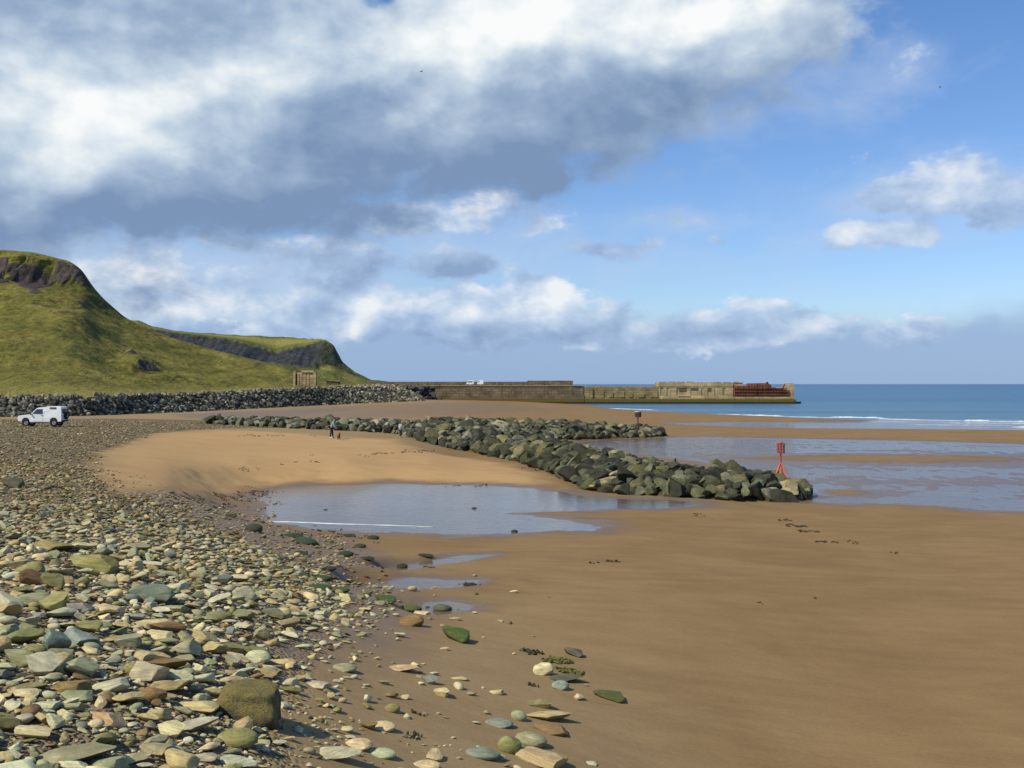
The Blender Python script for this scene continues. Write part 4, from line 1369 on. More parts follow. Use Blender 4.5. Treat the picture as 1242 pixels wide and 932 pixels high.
# hand-placed: (u, v of the base, width px, height px, colour, kind, turn in degrees, label or None, moss)
HERO = [
    (104, 694, 60, 34, 'olive', 2, -14, 'large striped olive slab tilted on the shingle, biggest in the upper bank', 0),
    (296, 876, 78, 60, (0.21, 0.175, 0.045), 5, -6, 'large square mossy boulder at the edge of the sand', 1),
    (283, 909, 48, 28, 'olive', 14, 0, 'rounded olive boulder just in front of the large mossy boulder', 0),
    (78, 926, 96, 34, 'grey-green', 0, 4, 'large flat grey-green slab, nearest of the big slabs', 0),
    (174, 829, 46, 34, 'pale grey', 1, 10, 'smooth pale grey slab lying square among darker stones', 0),
    (213, 833, 40, 27, 'pale grey', 3, -20, 'pale grey slab propped on the right edge of the square pale slab', 0),
    (124, 880, 48, 28, 'tan', 10, -15, 'brick-like tan block standing clear above its neighbours', 0),
    (188, 920, 54, 28, 'grey-green', 4, -5, 'grey-green slab with a broken notch beside the tan streaked stone', 0),
    (205, 895, 40, 24, 'cream', 11, -28, 'cream stone with a rusty streak down its top', 0),
    (230, 863, 56, 22, 'buff', 2, -6, 'long buff slab pointing at the mossy boulder', 0),
    (310, 804, 30, 19, 'pale grey', 15, -10, 'smooth pale grey stone behind the mossy boulder', 0),
    (179, 730, 54, 33, 'slate grey', 9, 20, 'dark slate block with a lit top in the upper shingle', 0),
    (210, 716, 42, 18, 'pale grey', 5, 0, 'pale flat slab right behind the dark slate block', 0),
    (22, 783, 44, 25, 'olive', 3, 8, 'olive wedge of rock lying by the pointed dark stone', 0),
    (60, 790, 34, 32, 'slate grey', 8, 30, 'pointed dark stone standing on end in the shingle', 0),
    (154, 788, 48, 27, 'grey-green', 6, -10, 'layered grey-green slab with a shaded lower edge', 0),
    (192, 776, 40, 14, 'cream', 7, -8, 'thin cream slab tilted over the layered slab', 0),
    (88, 782, 48, 27, 'blue-grey', 1, -12, 'blue-grey slab dark on its right side', 0),
    (84, 842, 58, 24, 'brown', 5, -6, 'brown layered slab lying left of the square pale slab', 0),
    (30, 840, 40, 18, 'olive', 0, 0, None, 0), (52, 862, 44, 18, 'pale grey', 4, 5, None, 0), (90, 850, 46, 16, 'grey-green', 7, 0, None, 0),
    (180, 853, 34, 22, 'brown', 13, 0, None, 0), (144, 832, 32, 17, 'grey-green', 6, 0, None, 0), (238, 922, 40, 18, 'pale grey', 2, 0, None, 0), (284, 932, 48, 18, 'pale grey', 3, -12, None, 0),
    (126, 934, 62, 20, 'grey-green', 5, 0, None, 0), (62, 716, 30, 26, 'olive', 9, 10, 'upright olive rock with a black shadow in the upper shingle', 0), (30, 700, 34, 24, 'olive', 12, 0, None, 0),
    (16, 690, 40, 16, 'tan', 6, 0, None, 0), (56, 668, 48, 14, 'olive', 1, -8, None, 0), (160, 670, 34, 14, 'grey-green', 3, 0, None, 0), (160, 690, 30, 15, 'buff', 5, -10, None, 0), (90, 742, 34, 18, 'slate grey', 2, -14, None, 0),
    (132, 746, 40, 18, 'buff', 7, -12, None, 0), (210, 742, 36, 14, 'grey-green', 4, 0, None, 0), (176, 760, 50, 12, 'buff', 0, 0, None, 0), (240, 778, 44, 18, 'tan', 10, -20, None, 0), (262, 752, 30, 16, 'olive', 13, 0, None, 0), (160, 812, 24, 12, 'buff', 14, 0, None, 0),
    (12, 592, 30, 16, 'dark', 9, 0, 'dark boulder alone on the fine upper shingle', 0),
    # on the sand
    (348, 832, 36, 14, 'pale grey', 5, -3, 'pale flat stone lying on sand right of the mossy boulder', 0), (341, 808, 30, 13, 'buff', 2, -6, None, 0),
    (420, 730, 25, 16, 'buff', 10, -25, 'buff block with a dark end by the weedy stones', 0), (385, 837, 38, 14, 'pale grey', 4, -5, None, 0), (416, 815, 28, 13, 'grey-green', 15, -5, None, 0),
    (488, 816, 38, 13, 'buff', 0, -6, None, 0), (522, 831, 20, 14, 'slate grey', 11, -20, None, 0), (537, 847, 28, 16, 'cream', 6, -28, 'cream slab slanting at the right end of the stone scatter', 0), (475, 865, 18, 13, 'olive', 14, 0, None, 0),
    (463, 887, 30, 14, 'cream', 16, -5, 'cream oval stone alone on open sand', 0), (433, 910, 32, 17, 'cream', 15, 0, 'cream rounded stone above the pale broken slab', 0), (462, 920, 32, 15, 'pale grey', 17, -5, None, 0), (405, 924, 58, 22, 'pale grey', 3, 0, 'pale grey broken slab lying flat on the sand', 0),
    (516, 934, 32, 14, 'cream', 15, 0, None, 0), (497, 759, 30, 17, 'brown', 12, 0, 'round brown stone just in front of the two green stones', 0), (514, 745, 25, 9, 'cream', 5, -15, 'narrow cream stone behind the round brown stone', 0), (553, 753, 18, 6, 'pinkish', 6, -10, None, 0),
    (536, 735, 22, 12, 'dark', 13, 0, 'dark stone sitting in the small rill', 0), (448, 708, 16, 7, 'cream', 14, 0, 'white stone on the near edge of the rill', 0), (504, 708, 20, 9, 'cream', 9, 0, 'cream stone on the rill edge with a flat top', 0), (624, 720, 12, 5, 'cream', 6, 0, 'tiny cream stone alone on bare sand', 0),
    (658, 820, 26, 19, 'cream', 12, 0, 'cream knobbly stone in the weed clump', 0), (680, 838, 20, 14, 'blue-grey', 15, 0, 'blue-grey pebble under the long dark stone', 0), (688, 829, 42, 10, 'dark', 0, -2, 'long dark stone in the weed clump', 0), (698, 797, 26, 14, 'dark', 9, -12, 'dark block at the back of the weed clump', 0), (702, 850, 14, 10, 'cream', 8, 20, 'small cream peaked stone right of the blue-grey pebble', 0),
    (666, 876, 58, 12, 'tan', 0, -2, 'long tan slab lying level on the sand', 0), (672, 893, 48, 14, 'brown', 7, -4, 'brown slab in the shadow of the tan slab', 0), (644, 907, 38, 22, 'grey-green', 16, -14, 'grey-green rounded stone between slab and olive stone', 0), (618, 915, 28, 27, 'olive', 13, 0, 'pale olive boulder upright beside the grey-green stone', 0),
    (629, 875, 19, 15, 'grey-green', 14, -20, None, 0), (605, 883, 32, 13, 'slate grey', 15, -4, None, 0), (662, 936, 72, 30, 'tan', 4, -14, 'broad tan slab, nearest stone of the sand cluster', 0), (585, 922, 40, 19, 'slate grey', 17, -8, 'smooth slate grey stone left of the olive boulder', 0), (603, 843, 24, 7, 'buff', 5, 0, None, 0), (659, 862, 40, 12, 'olive', 6, -10, None, 0), (556, 826, 20, 6, 'buff', 2, 0, None, 0), (540, 790, 14, 6, 'pinkish', 6, -5, None, 0),
    # weed-covered
    (366, 673, 18, 7, (0.03, 0.045, 0.015), 0, 0, None, 1),
    (444, 678, 18, 7, (0.03, 0.04, 0.016), 3, 0, None, 1),
    (424, 649, 18, 6, (0.03, 0.04, 0.016), 0, 0, None, 1),
    (452, 653, 14, 6, (0.03, 0.04, 0.016), 2, 0, None, 1),
    (487, 679, 13, 7, (0.03, 0.035, 0.02), 1, 0, None, 1),
    (517, 674, 20, 6, (0.03, 0.035, 0.02), 0, 0, None, 1),
    (313, 702, 18, 7, (0.03, 0.045, 0.015), 3, 0, None, 1),
    (280, 628, 16, 6, (0.03, 0.045, 0.015), 0, 0, None, 1),
    (306, 645, 20, 12, (0.05, 0.055, 0.035), 1, 0, None, 1),
    (390, 704, 20, 8, (0.05, 0.085, 0.015), 2, 0, None, 1),
    (570, 708, 16, 7, (0.03, 0.035, 0.02), 3, 0, None, 1),
    (575, 616, 7, 5, (0.03, 0.035, 0.02), 1, 0, None, 1),
    (624, 642, 8, 4, (0.03, 0.035, 0.02), 2, 0, None, 1),
    (396, 616, 8, 5, (0.03, 0.035, 0.02), 0, 0, None, 1),
    (420, 611, 7, 4, (0.03, 0.035, 0.02), 1, 0, None, 1),
    (436, 664, 14, 6, (0.04, 0.06, 0.018), 2, 0, None, 1),
    (345, 690, 14, 6, (0.05, 0.08, 0.02), 0, 0, None, 1),
    (262, 655, 14, 6, (0.04, 0.06, 0.02), 3, 0, None, 1),
    (250, 630, 12, 5, (0.035, 0.05, 0.018), 1, 0, None, 1),
    (400, 690, 14, 6, (0.035, 0.05, 0.018), 2, 0, None, 1),
    (555, 779, 40, 24, (0.085, 0.155, 0.016), 0, -14, 'bright green weed-covered boulder on open sand', 1), (468, 730, 30, 13, (0.08, 0.135, 0.018), 0, -8, 'green weed-covered stone, left of a pair', 1), (496, 733, 28, 12, (0.10, 0.155, 0.022), 2, 0, 'green weed-covered stone, right of a pair', 1),
    (742, 851, 42, 14, (0.11, 0.125, 0.028), 0, -8, 'low green weedy stone, farthest out on the sand', 1), (385, 716, 30, 9, (0.05, 0.085, 0.015), 2, 0, 'dark green weedy stone above the buff block', 1), (410, 718, 24, 9, (0.075, 0.125, 0.018), 1, 0, 'green weedy stone behind the buff block', 1),
    (352, 652, 26, 9, (0.03, 0.05, 0.018), 3, 0, 'dark weedy stone by the pool, farthest of three', 1), (368, 660, 30, 10, (0.035, 0.062, 0.018), 2, -20, 'dark weedy stone by the pool, middle of three', 1), (418, 675, 18, 9, (0.03, 0.055, 0.018), 1, 0, 'dark weedy stone by the pool, nearest of three', 1), (330, 742, 22, 9, (0.06, 0.085, 0.03), 2, 0, 'green weedy stone set in the shingle edge', 1), (366, 699, 18, 7, (0.05, 0.08, 0.025), 3, 0, 'small green stone in the shingle edge', 1),
]
placed = []
stone_items = []
ANG2ME = STONE_ME


def drop(u, v, w, h):
    x, y = GT(u, v)
    W = w / FPX * y
    s = (EYE - float(land(np.array([x]), np.array([y]))[0])) / y
    D = min(W * 0.75, 0.9 * h / FPX * y / max(s, 0.05))
    T = max(0.22 * W, (h / FPX * y - 0.8 * D * s) / 0.98)
    return x, y + D * 0.5, W, D, T


for (u, v, w, h, tint, k, turn, lab, moss) in HERO:
    x, y, W, D, T = drop(u, v, w, h)
    z = float(land(np.array([x]), np.array([y]))[0])
    col = tint if moss else TINTS[tint]
    o = bpy.data.objects.new('mossy_stone' if moss else 'beach_stone', MOSS_ME[k] if moss else STONE_ME[k])
    COL.objects.link(o)
    o.scale = (W * 0.54, D * 0.54, T * 0.62)
    o.location = (x, y, z + T * 0.34)
    o.rotation_euler = (R(RS.uniform(-4, 8)), R(-turn * 0.35), R(turn * 1.1))
    o.color = (*[c * RS.uniform(0.92, 1.08) for c in col], 1)
    tag(o, lab, 'stone', 'weed-covered stones' if moss else 'stones on the beach')
    placed.append((x, y, max(W, D) * 0.5))
    if not lab:
        stone_items.append(dict(look=('dark weedy' if sum(tint) < 0.13 else 'green weedy') if moss else tint, u=u, v=v - h / 2, obj=o))
big_hero = bpy.data.objects

# scattered: darts thrown from large to small, none on top of another
grid = {}
CELL = 0.6


def free(x, y, r, slack):
    c = (int(x // CELL), int(y // CELL))
    for i in (-1, 0, 1):
        for j in (-1, 0, 1):
            for (a, b2, q) in grid.get((c[0] + i, c[1] + j), ()):
                if (a - x) ** 2 + (b2 - y) ** 2 < ((r + q) * slack) ** 2:
                    return False
    return True


def occupy(x, y, r):
    grid.setdefault((int(x // CELL), int(y // CELL)), []).append((x, y, r))


for p in placed:
    occupy(*p)
scat = []
# (distance from, to, stones per square metre tried, smallest, largest width, slack)
for (ya, yb, dens, s0, s1, slack) in (
        (5.5, 15, 9, 0.30, 0.52, 0.80), (15, 22, 2.4, 0.28, 0.50, 0.80), (5.5, 15, 34, 0.16, 0.30, 0.78), (15, 30, 22, 0.15, 0.28, 0.78), (5.5, 15, 170, 0.07, 0.16, 0.8), (15, 30, 90, 0.07, 0.15, 0.8),
        (5.5, 13, 620, 0.03, 0.07, 0.85), (30, 48, 9, 0.14, 0.26, 0.75), (30, 48, 50, 0.07, 0.14, 0.8), (48, 115, 9.0, 0.09, 0.22, 0.7)):
    area = 0.5 * (yb ** 2 - ya ** 2) * (0.62 + 0.10)
    n = int(area * dens)
    y = np.sqrt(RS.uniform(ya ** 2, yb ** 2, n))
    s = RS.uniform(-0.62, 0.10, n)
    x = s * y
    d = sdf(x, y, SHINGLE) + 0.7 * fbm(x / 1.6, y / 1.6, 3, 11)
    keep = RS.rand(n) < np.where(d < 0, 1.0, 0.0) + np.where(d >= 0, 0.16 * np.exp(-np.maximum(d, 0) / 1.2) * (s1 < 0.45) * (y < 48), 0)
    # the wet lower edge carries a thin scatter of dark and brown stones
    ap = (sdf(x, y, APRON) < 0) & (RS.rand(n) < 0.22) & (s1 < 0.3)
    keep |= ap
    # clumps: some ground is stonier than the rest
    keep &= RS.rand(n) < np.clip(0.80 + 0.55 * fbm(x / 2.1, y / 2.1, 2, 15), 0.25, 1)
    x, y = x[keep], y[keep]
    w = s0 + (s1 - s0) * RS.rand(len(x)) ** 1.7
    order = np.argsort(-w)
    x, y, w = x[order], y[order], w[order]
    if ya >= 48:
        z = land(x, y)
        scat += [(a, b2, c2, d2) for a, b2, c2, d2 in zip(x, y, z, w)]
        continue
    ok = []
    for i in range(len(x)):
        r = w[i] * 0.5
        if free(x[i], y[i], r, slack):
            occupy(x[i], y[i], r)
            ok.append(i)
    z = land(x[ok], y[ok])
    scat += [(x[i], y[i], zz, w[i]) for i, zz in zip(ok, z)]
scat = [s for s in scat]
scat.sort(key=lambda s: -(s[3] / s[1]))
N_STONE = 292 - len(HERO)
pile = Mass()
taken = 0
for (x, y, z, w) in scat:
    u, v = px((x, y, z))
    tint = pick_tint()
    r = RS.rand()
    k = RS.randint(0, 8) if r < 0.62 else (RS.randint(8, 13) if r < 0.82 else RS.randint(13, 18))
    th = {0: 0.40, 1: 0.62, 2: 0.55}[0 if k < 8 else (1 if k < 13 else 2)] * RS.uniform(0.7, 1.15)
    if k >= 13 and w > 0.26:
        k = RS.randint(0, 8)
        th = 0.36 * RS.uniform(0.7, 1.1)
    asp = RS.uniform(0.55, 0.9)
    sc = (w * 0.52, w * 0.52 * asp, w * 0.5 * th)
    rot = (RS.normal() * 0.16 - 0.05, RS.normal() * 0.16 + 0.08, RS.normal() * 0.7)
    if y > 18 and RS.rand() < 0.75 * float(sstep(18, 40, y)):
        tint = ('tan', 'buff', 'brown', 'olive', 'tan')[RS.randint(5)]
    col = np.array(TINTS[tint]) * RS.uniform(0.8, 1.2) * (1 - 0.30 * float(sstep(15, 32, y))) * (1 + 0.03 * RS.normal(size=3))
    seat = sc[2] * (0.55 if w > 0.15 else 0.45) + 0.02 * min(1, w / 0.3)
    if taken < N_STONE and -15 < u < 1250 and v < 940:
        o = bpy.data.objects.new('beach_stone', STONE_ME[k])
        COL.objects.link(o)
        o.location, o.rotation_euler, o.scale = (x, y, z + seat), rot, sc
        o.color = (*np.clip(col, 0.02, 0.8), 1)
        shape = 'flat' if k < 8 else ('blocky' if k < 13 else 'rounded')
        tag(o, None, 'stone', 'stones on the beach')
        stone_items.append(dict(look=f"{shape} {tint}", u=u, v=v, obj=o))
        taken += 1
    else:
        far = y > 48
        pile.add((LOW if (w / y < 0.006) else MID)[k], (x, y, z + seat), sc, rot, np.clip(col, 0.02, 0.8))
pile.build('shingle', STONE_ATT, 'countless small stones of the shingle bank')
LM_ST = [
    ('the striped slab', 104, 680), ('the mossy boulder', 296, 850), ('the nearest big slab', 78, 912), ('the square pale slab', 174, 812), ('the propped pale slab', 213, 822), ('the brick-like block', 124, 866), ('the notched slab', 188, 906),
    ('the dark slate block', 179, 714), ('the pointed dark stone', 60, 775), ('the layered slab', 154, 775), ('the blue-grey slab', 88, 768), ('the brown layered slab', 84, 830), ('the upright olive rock', 62, 704), ('the smooth grey stone', 310, 795), ('the long buff slab', 232, 853),
    ('the buff block', 421, 722), ('the pale broken slab', 407, 914), ('the olive wedge', 22, 772), ('the slanting cream slab', 537, 839), ('the cream streaked stone', 205, 884), ('the olive boulder', 283, 897), ('the bright green boulder', 555, 768), ('the weedy pair', 482, 726), ('the cream oval stone', 463, 881), ('the weedy pool stones', 370, 656), ('the long tan slab', 666, 870),
]
name_apart(stone_items, LM_ST, 'stone')


# ================================================================== the pier
def stone_wall_mat(name, base, dark, course=0.9, block=2.2, stain=0.5, algae=1.9):
    """weathered concrete and masonry with courses, run-down stains, and weed up to the tide line"""
    m, t, b = material(name)
    geo = t.node('ShaderNodeNewGeometry').outputs['Position']
    co = geo
    x, y, z = t.sep(co)
    brick = t.node('ShaderNodeTexBrick')
    t.put(brick.inputs['Vector'], t.comb(x, z, 0.0))
    brick.inputs['Scale'].default_value = 1.0
    brick.inputs['Brick Width'].default_value = block
    brick.inputs['Row Height'].default_value = course
    brick.inputs['Mortar Size'].default_value = 0.05
    brick.inputs['Color1'].default_value = (*[c * 0.8 for c in base], 1)
    brick.inputs['Color2'].default_value = (*[c * 1.2 for c in base], 1)
    brick.inputs['Mortar'].default_value = (*dark, 1)
    n1 = t.noise(t.vm('MULTIPLY', co, (0.25, 0.25, 0.5)), 1.0, 6, 0.68)
    n2 = t.noise(t.vm('MULTIPLY', co, (1.2, 1.2, 0.18)), 1.0, 5, 0.65)
    c = t.mix(1.0, brick.outputs['Color'], t.mix(t.rng(n1, 0.32, 0.68), (0.62, 0.60, 0.56), (1.25, 1.22, 1.15)), 'MULTIPLY')
    c = t.mix(t.rng(n2, 0.50, 0.68, 0.0, stain), c, dark)
    c = t.mix(t.rng(t.m('ADD', z, t.m('MULTIPLY', n2, 1.4)), algae + 1.0, algae + 0.3), c, (0.125, 0.10, 0.028))
    c = t.mix(t.rng(t.m('ADD', z, t.m('MULTIPLY', n2, 0.5)), 1.1, 0.75), c, (0.040, 0.034, 0.016))
    t.put(b.inputs['Base Color'], c)
    b.inputs['Roughness'].default_value = 0.92
    b.inputs['Specular IOR Level'].default_value = 0.15
    t.put(b.inputs['Normal'], t.bump(t.m('ADD', n1, n2), 0.6, 0.15))
    return m


PIER_A = stone_wall_mat('old_pier_masonry', (0.185, 0.145, 0.095), (0.07, 0.055, 0.036), 0.9, 2.4, 0.6)
PIER_B = stone_wall_mat('pier_masonry', (0.30, 0.235, 0.12), (0.12, 0.092, 0.048), 0.8, 2.0, 0.5)
PIER_C = stone_wall_mat('pale_pier_concrete', (0.44, 0.345, 0.19), (0.18, 0.135, 0.07), 1.6, 5.0, 0.45)
DECKM = paint('pier_deck', (0.30, 0.255, 0.175), 0.9, 0.2, 0, 0.25, 0.4, 0.05)
DARKC = paint('recess_shade_dark_slab', (0.13, 0.095, 0.055), 0.95, 0.1, 0, 0.3, 1.0)  # shade of openings and gap as flat colour; also the dark slab's concrete
PY = 372.0                      # the wall faces the beach at this distance


def X_(u, Y=PY):
    return (u - U0) / FPX * Y


def Z_(v, Y=PY):
    return EYE - (v - V0) / FPX * Y


pier = empty('pier', (X_(700), PY + 5, 0))
tag(pier, 'long stone pier running out to sea with a rusty end', 'pier')
PL = Vector((X_(700), PY + 5, 0))


def pbox(mb, u0, u1, y0, y1, z0, z1, jit=0.0):
    x0, x1 = X_(u0), X_(u1)
    mb.box(((x0 + x1) / 2 - PL.x, (y0 + y1) / 2 - PL.y, (z0 + z1) / 2), (x1 - x0, y1 - y0, z1 - z0), jit=jit)


zd = Z_(468.6)
m = MB()
pbox(m, 440, 708, PY + 0.8, PY + 12, -1, zd)
pbox(m, 440, 709, PY, PY + 0.8, -1, 2.1)
pbox(m, 440, 708.5, PY + 0.4, PY + 0.8, 2.1, 3.3)
for i in range(9):                                   # shallow buttresses and worn places along the old wall
    u = 520 + i * 20 + RS.uniform(-7, 7)
    pbox(m, u, u + RS.uniform(1.5, 4), PY + 0.68, PY + 0.8, 3.3, RS.uniform(3.8, 5.2))
m.build('landward_wall', PIER_A, pier)
m = MB()
pbox(m, 440, 708, PY + 0.55, PY + 8.4, zd, zd + 0.28)
m.build('deck', DECKM, pier)
m = MB()
pbox(m, 440, 640, PY + 8.4, PY + 10.5, zd, Z_(463.2, PY + 8))
pbox(m, 640, 696.6, PY + 8.4, PY + 10.6, zd, Z_(461.9, PY + 8))
for i in range(9):
    u = 450 + i * 26
    pbox(m, u, u + 2.5, PY + 8.1, PY + 8.4, zd + 0.28, zd + 1.0)
m.build('parapet', PIER_A, pier)
m = MB()
zb2 = Z_(469.6)
pbox(m, 709, 800, PY + 0.7, PY + 9, -1, zb2)
pbox(m, 709.5, 800, PY - 0.2, PY + 0.7, -1, 1.9)
pbox(m, 711.5, 719, PY + 0.2, PY + 0.7, 1.9, zb2 - 0.5)
pbox(m, 720, 727, PY + 1.5, PY + 3.0, zb2, zb2 + 0.3)
for i in range(6):
    u = 728 + i * 12 + RS.uniform(-2, 2)
    pbox(m, u, u + 6 + RS.uniform(-2, 3), PY + 0.45, PY + 0.7, 1.9 + RS.uniform(0, .6), RS.uniform(3.4, 5.0))
for i in range(12):
    u = 712 + i * 7.2
    pbox(m, u, u + 6.6, PY + 0.7, PY + 2.2, zb2, zb2 + RS.uniform(0.02, 0.28))
m.build('middle_wall', PIER_B, pier)
# pale seaward block with recessed panels
zc = Z_(464.2)
m = MB()
pbox(m, 800, 889, PY + 0.9, PY + 12, -1, zc)
pbox(m, 800.3, 890, PY - 0.3, PY + 0.9, -1, 2.3)
pbox(m, 800.3, 889.5, PY + 0.25, PY + 0.9, 2.3, 2.9)
pbox(m, 799.4, 889.3, PY + 0.5, PY + 0.9, zc - 1.5, zc + 0.02)
pbox(m, 799.6, 889.2, PY + 0.62, PY + 0.9, zc - 1.9, zc - 1.5)
for u, w in ((799.2, 2.0), (805, 4), (812, 9), (833.5, 4.5), (848, 3), (854, 4.5), (863.5, 3.5), (868, 9), (880.5, 9.3)):
    pbox(m, u, u + w, PY + 0.68, PY + 0.9, 2.9, zc - 1.9)
for i in range(8):
    u = 801 + i * 11
    pbox(m, u, u + RS.uniform(5, 9), PY + 1.0, PY + 3.0, zc + 0.02, zc + RS.uniform(0.12, 0.35))
m.build('seaward_block', PIER_C, pier)
m = MB()
pbox(m, 824, 835, PY + 0.72, PY + 0.95, 4.55, 5.3)
pbox(m, 822.5, 837, PY + 0.05, PY + 0.3, 2.35, 2.75)
pbox(m, 839, 847, PY + 0.74, PY + 0.95, 5.0, 5.5)
pbox(m, 858, 863, PY + 0.74, PY + 0.95, 4.6, 5.5)
m.build('opening_shade', DARKC, pier)  # solid dark boxes paint the shade of openings; the wall is not cut


def rust(name, lo, hi, k=1.0):
    m, t, b = material(name)
    p = t.node('ShaderNodeNewGeometry').outputs['Position']
    n1 = t.noise(t.vm('MULTIPLY', p, (1.0, 1.0, 0.35)), 0.7 * k, 6, 0.7)
    n2 = t.noise(p, 3.0 * k, 5, 0.7)
    c = t.mix(t.rng(n1, 0.34, 0.66), lo, hi)
    c = t.mix(1.0, c, t.mix(t.rng(n2, 0.3, 0.7), (0.6, 0.6, 0.6), (1.4, 1.35, 1.3)), 'MULTIPLY')
    t.put(b.inputs['Base Color'], c)
    b.inputs['Roughness'].default_value = 0.9
    t.put(b.inputs['Normal'], t.bump(n2, 0.6, 0.05))
    return m


RUST = rust('rusty_iron', (0.11, 0.036, 0.015), (0.36, 0.135, 0.045))
RUST_D = rust('dark_rusty_iron', (0.05, 0.018, 0.014), (0.18, 0.05, 0.025))
m = MB()
pbox(m, 890, 964, PY + 0.2, PY + 12, -1, 2.55)
pbox(m, 890.2, 965.5, PY - 0.5, PY + 0.2, -1, 1.6)
pbox(m, 890, 902, PY + 1.5, PY + 11, 2.55, zc - 0.15)
pbox(m, 902, 950, PY + 2.0, PY + 11, 2.55, 6.0)
pbox(m, 956.5, 964.3, PY + 1.2, PY + 9, 2.55, 6.6)
pbox(m, 959, 964, PY + 2, PY + 8, 6.6, 7.5)
for i in range(7):
    pbox(m, 890.5 + i * 1.8, 892 + i * 1.8, PY + 1.3, PY + 4, zc - 0.15, zc + RS.uniform(-0.05, 0.35))
m.build('pier_head', PIER_C, pier)
# sheet piling: a folded wall of rusty iron with a ragged top
m = MB()
u = 890.4
i = 0
while u < 957:
    w = 0.95
    top = 6.6 + 0.2 * gnoise(u / 3, 0.3, 7)
    if 906 < u < 936:
        top = 7.15 + 0.5 * gnoise(u / 2.0, 1.3, 8)
    elif u >= 936:
        top = 6.0 - 0.05 * (u - 936) + 0.5 * gnoise(u / 2.2, 2.3, 9)
    y = PY + (0.55 if i % 2 else 0.85)
    pbox(m, u, u + w - 0.03, y, y + 0.4, 2.55, float(top))
    u += w
    i += 1
m.build('sheet_piling', RUST, pier)
m = MB()
for z in (3.1, 4.3, 5.4):                              # waling beams bolted across the piles
    pbox(m, 890.6, 955.5, PY + 0.2, PY + 0.5, z, z + 0.32)
for i in range(9):                                     # broken frames standing above
    u = 908 + i * 3.2
    x = X_(u) - PL.x
    m.tube((x, PY + 2.5 - PL.y, 6.6), (x + RS.uniform(-0.4, 0.4), PY + 2.5 - PL.y, RS.uniform(7.1, 7.7)), 0.30, 0.22, 6)
m.tube((X_(908) - PL.x, PY + 2.5 - PL.y, 7.3), (X_(931) - PL.x, PY + 2.5 - PL.y, 7.4), 0.14, 0.14, 6)
m.tube((X_(929) - PL.x, PY + 2.2 - PL.y, 6.6), (X_(933) - PL.x, PY + 2.2 - PL.y, 7.9), 0.5, 0.30, 8)
m.tube((X_(950) - PL.x, PY + 2.2 - PL.y, 5.0), (X_(954) - PL.x, PY + 2.2 - PL.y, 7.2), 0.35, 0.2, 8)
m.build('waling_frame', RUST_D, pier)
# a skirt of boulders where the pier head meets the sea
m = Mass()
for i in range(16):
    p = at(RS.uniform(955, 971), 490, PY + RS.uniform(-1.5, 6))
    s = RS.uniform(0.6, 1.2) * (1 - 0.5 * (p.x > X_(967)))
    m.add(ROCKS_LO[RS.randint(14)], (p.x - PL.x, p.y - PL.y, RS.uniform(0.0, 0.7)), (s * 1.3, s, s), (0, 0, RS.uniform(0, 6)), (0.035, 0.045, 0.03))
me = np_mesh('toe_boulders', np.concatenate(m.v), np.concatenate(m.f), True)
put_attr(me, 'tint', np.concatenate(m.c))
tag(link('toe_rubble', me, ROCK_ATT, pier), None, None, None, 'stuff')

# ================================================================== vehicles
WHITE = paint('white_paint', (0.80, 0.80, 0.78), 0.35, 0.5, 0, 0.03, 2.0)
GLASS = paint('dark_glass', (0.03, 0.04, 0.055), 0.08, 0.6, 0, 0.05)
BLACKP = paint('black_plastic', (0.025, 0.025, 0.027), 0.6, 0.4, 0, 0.1)
TYRE = paint('tyre_rubber', (0.022, 0.021, 0.020), 0.85, 0.2, 0, 0.15)
RIM = paint('wheel_steel', (0.42, 0.41, 0.38), 0.45, 0.5, 0.3, 0.1)
REDL = paint('red_lens', (0.35, 0.02, 0.02), 0.3, 0.5)
AMBER = paint('headlamp_lens', (0.65, 0.65, 0.62), 0.15, 0.6)


def wheel(root, x, y, r=0.37, w=0.24):
    t = MB().torus((0, 0, 0), r - 0.09, 0.10, 'Y', 28, 10).build('tyre', TYRE, None, True)
    mb = MB()
    mb.tube((0, -0.06, 0), (0, 0.06, 0), r - 0.15, r - 0.15, 20)
    for k in range(5):
        a = 2 * math.pi * k / 5
        mb.box((0.13 * math.cos(a), -0.075, 0.13 * math.sin(a)), (0.05, 0.03, 0.05))
    hub = MB().tube((0, -0.10, 0), (0, 0.10, 0), 0.05, 0.05, 10)
    wh = hub.build('wheel', BLACKP, root)
    wh.location = (x, y, r)
    t.parent = wh
    t.scale = (1, w / 0.2, 1)
    rm = mb.build('rim', RIM, wh, False)
    return wh


def mirror_y(pts):
    return pts


# the white hardtop four-by-four at the edge of the shingle; its front points left in the photo (-x)
vx, vy = GT(46.5, 517.5)
vz = float(land(np.array([vx]), np.array([vy]))[0])
van = empty('hardtop_van', (vx, vy + 0.9, vz), R(4))
tag(van, 'white hardtop off-road van parked at the edge of the shingle', 'van')
prof = [(-2.08, 0.52), (-2.10, 0.92), (-2.02, 1.06), (-1.15, 1.18), (-0.88, 1.20), (-0.30, 1.80), (-0.10, 1.86), (0.55, 1.875), (0.66, 1.97), (1.92, 1.97), (2.02, 1.90), (2.08, 1.10), (2.08, 0.50), (1.72, 0.46), (1.66, 0.72), (1.50, 0.86), (1.18, 0.86), (1.02, 0.72), (0.96, 0.44), (-0.94, 0.44), (-1.00, 0.72), (-1.16, 0.86), (-1.48, 0.86), (-1.64, 0.72), (-1.70, 0.50)]
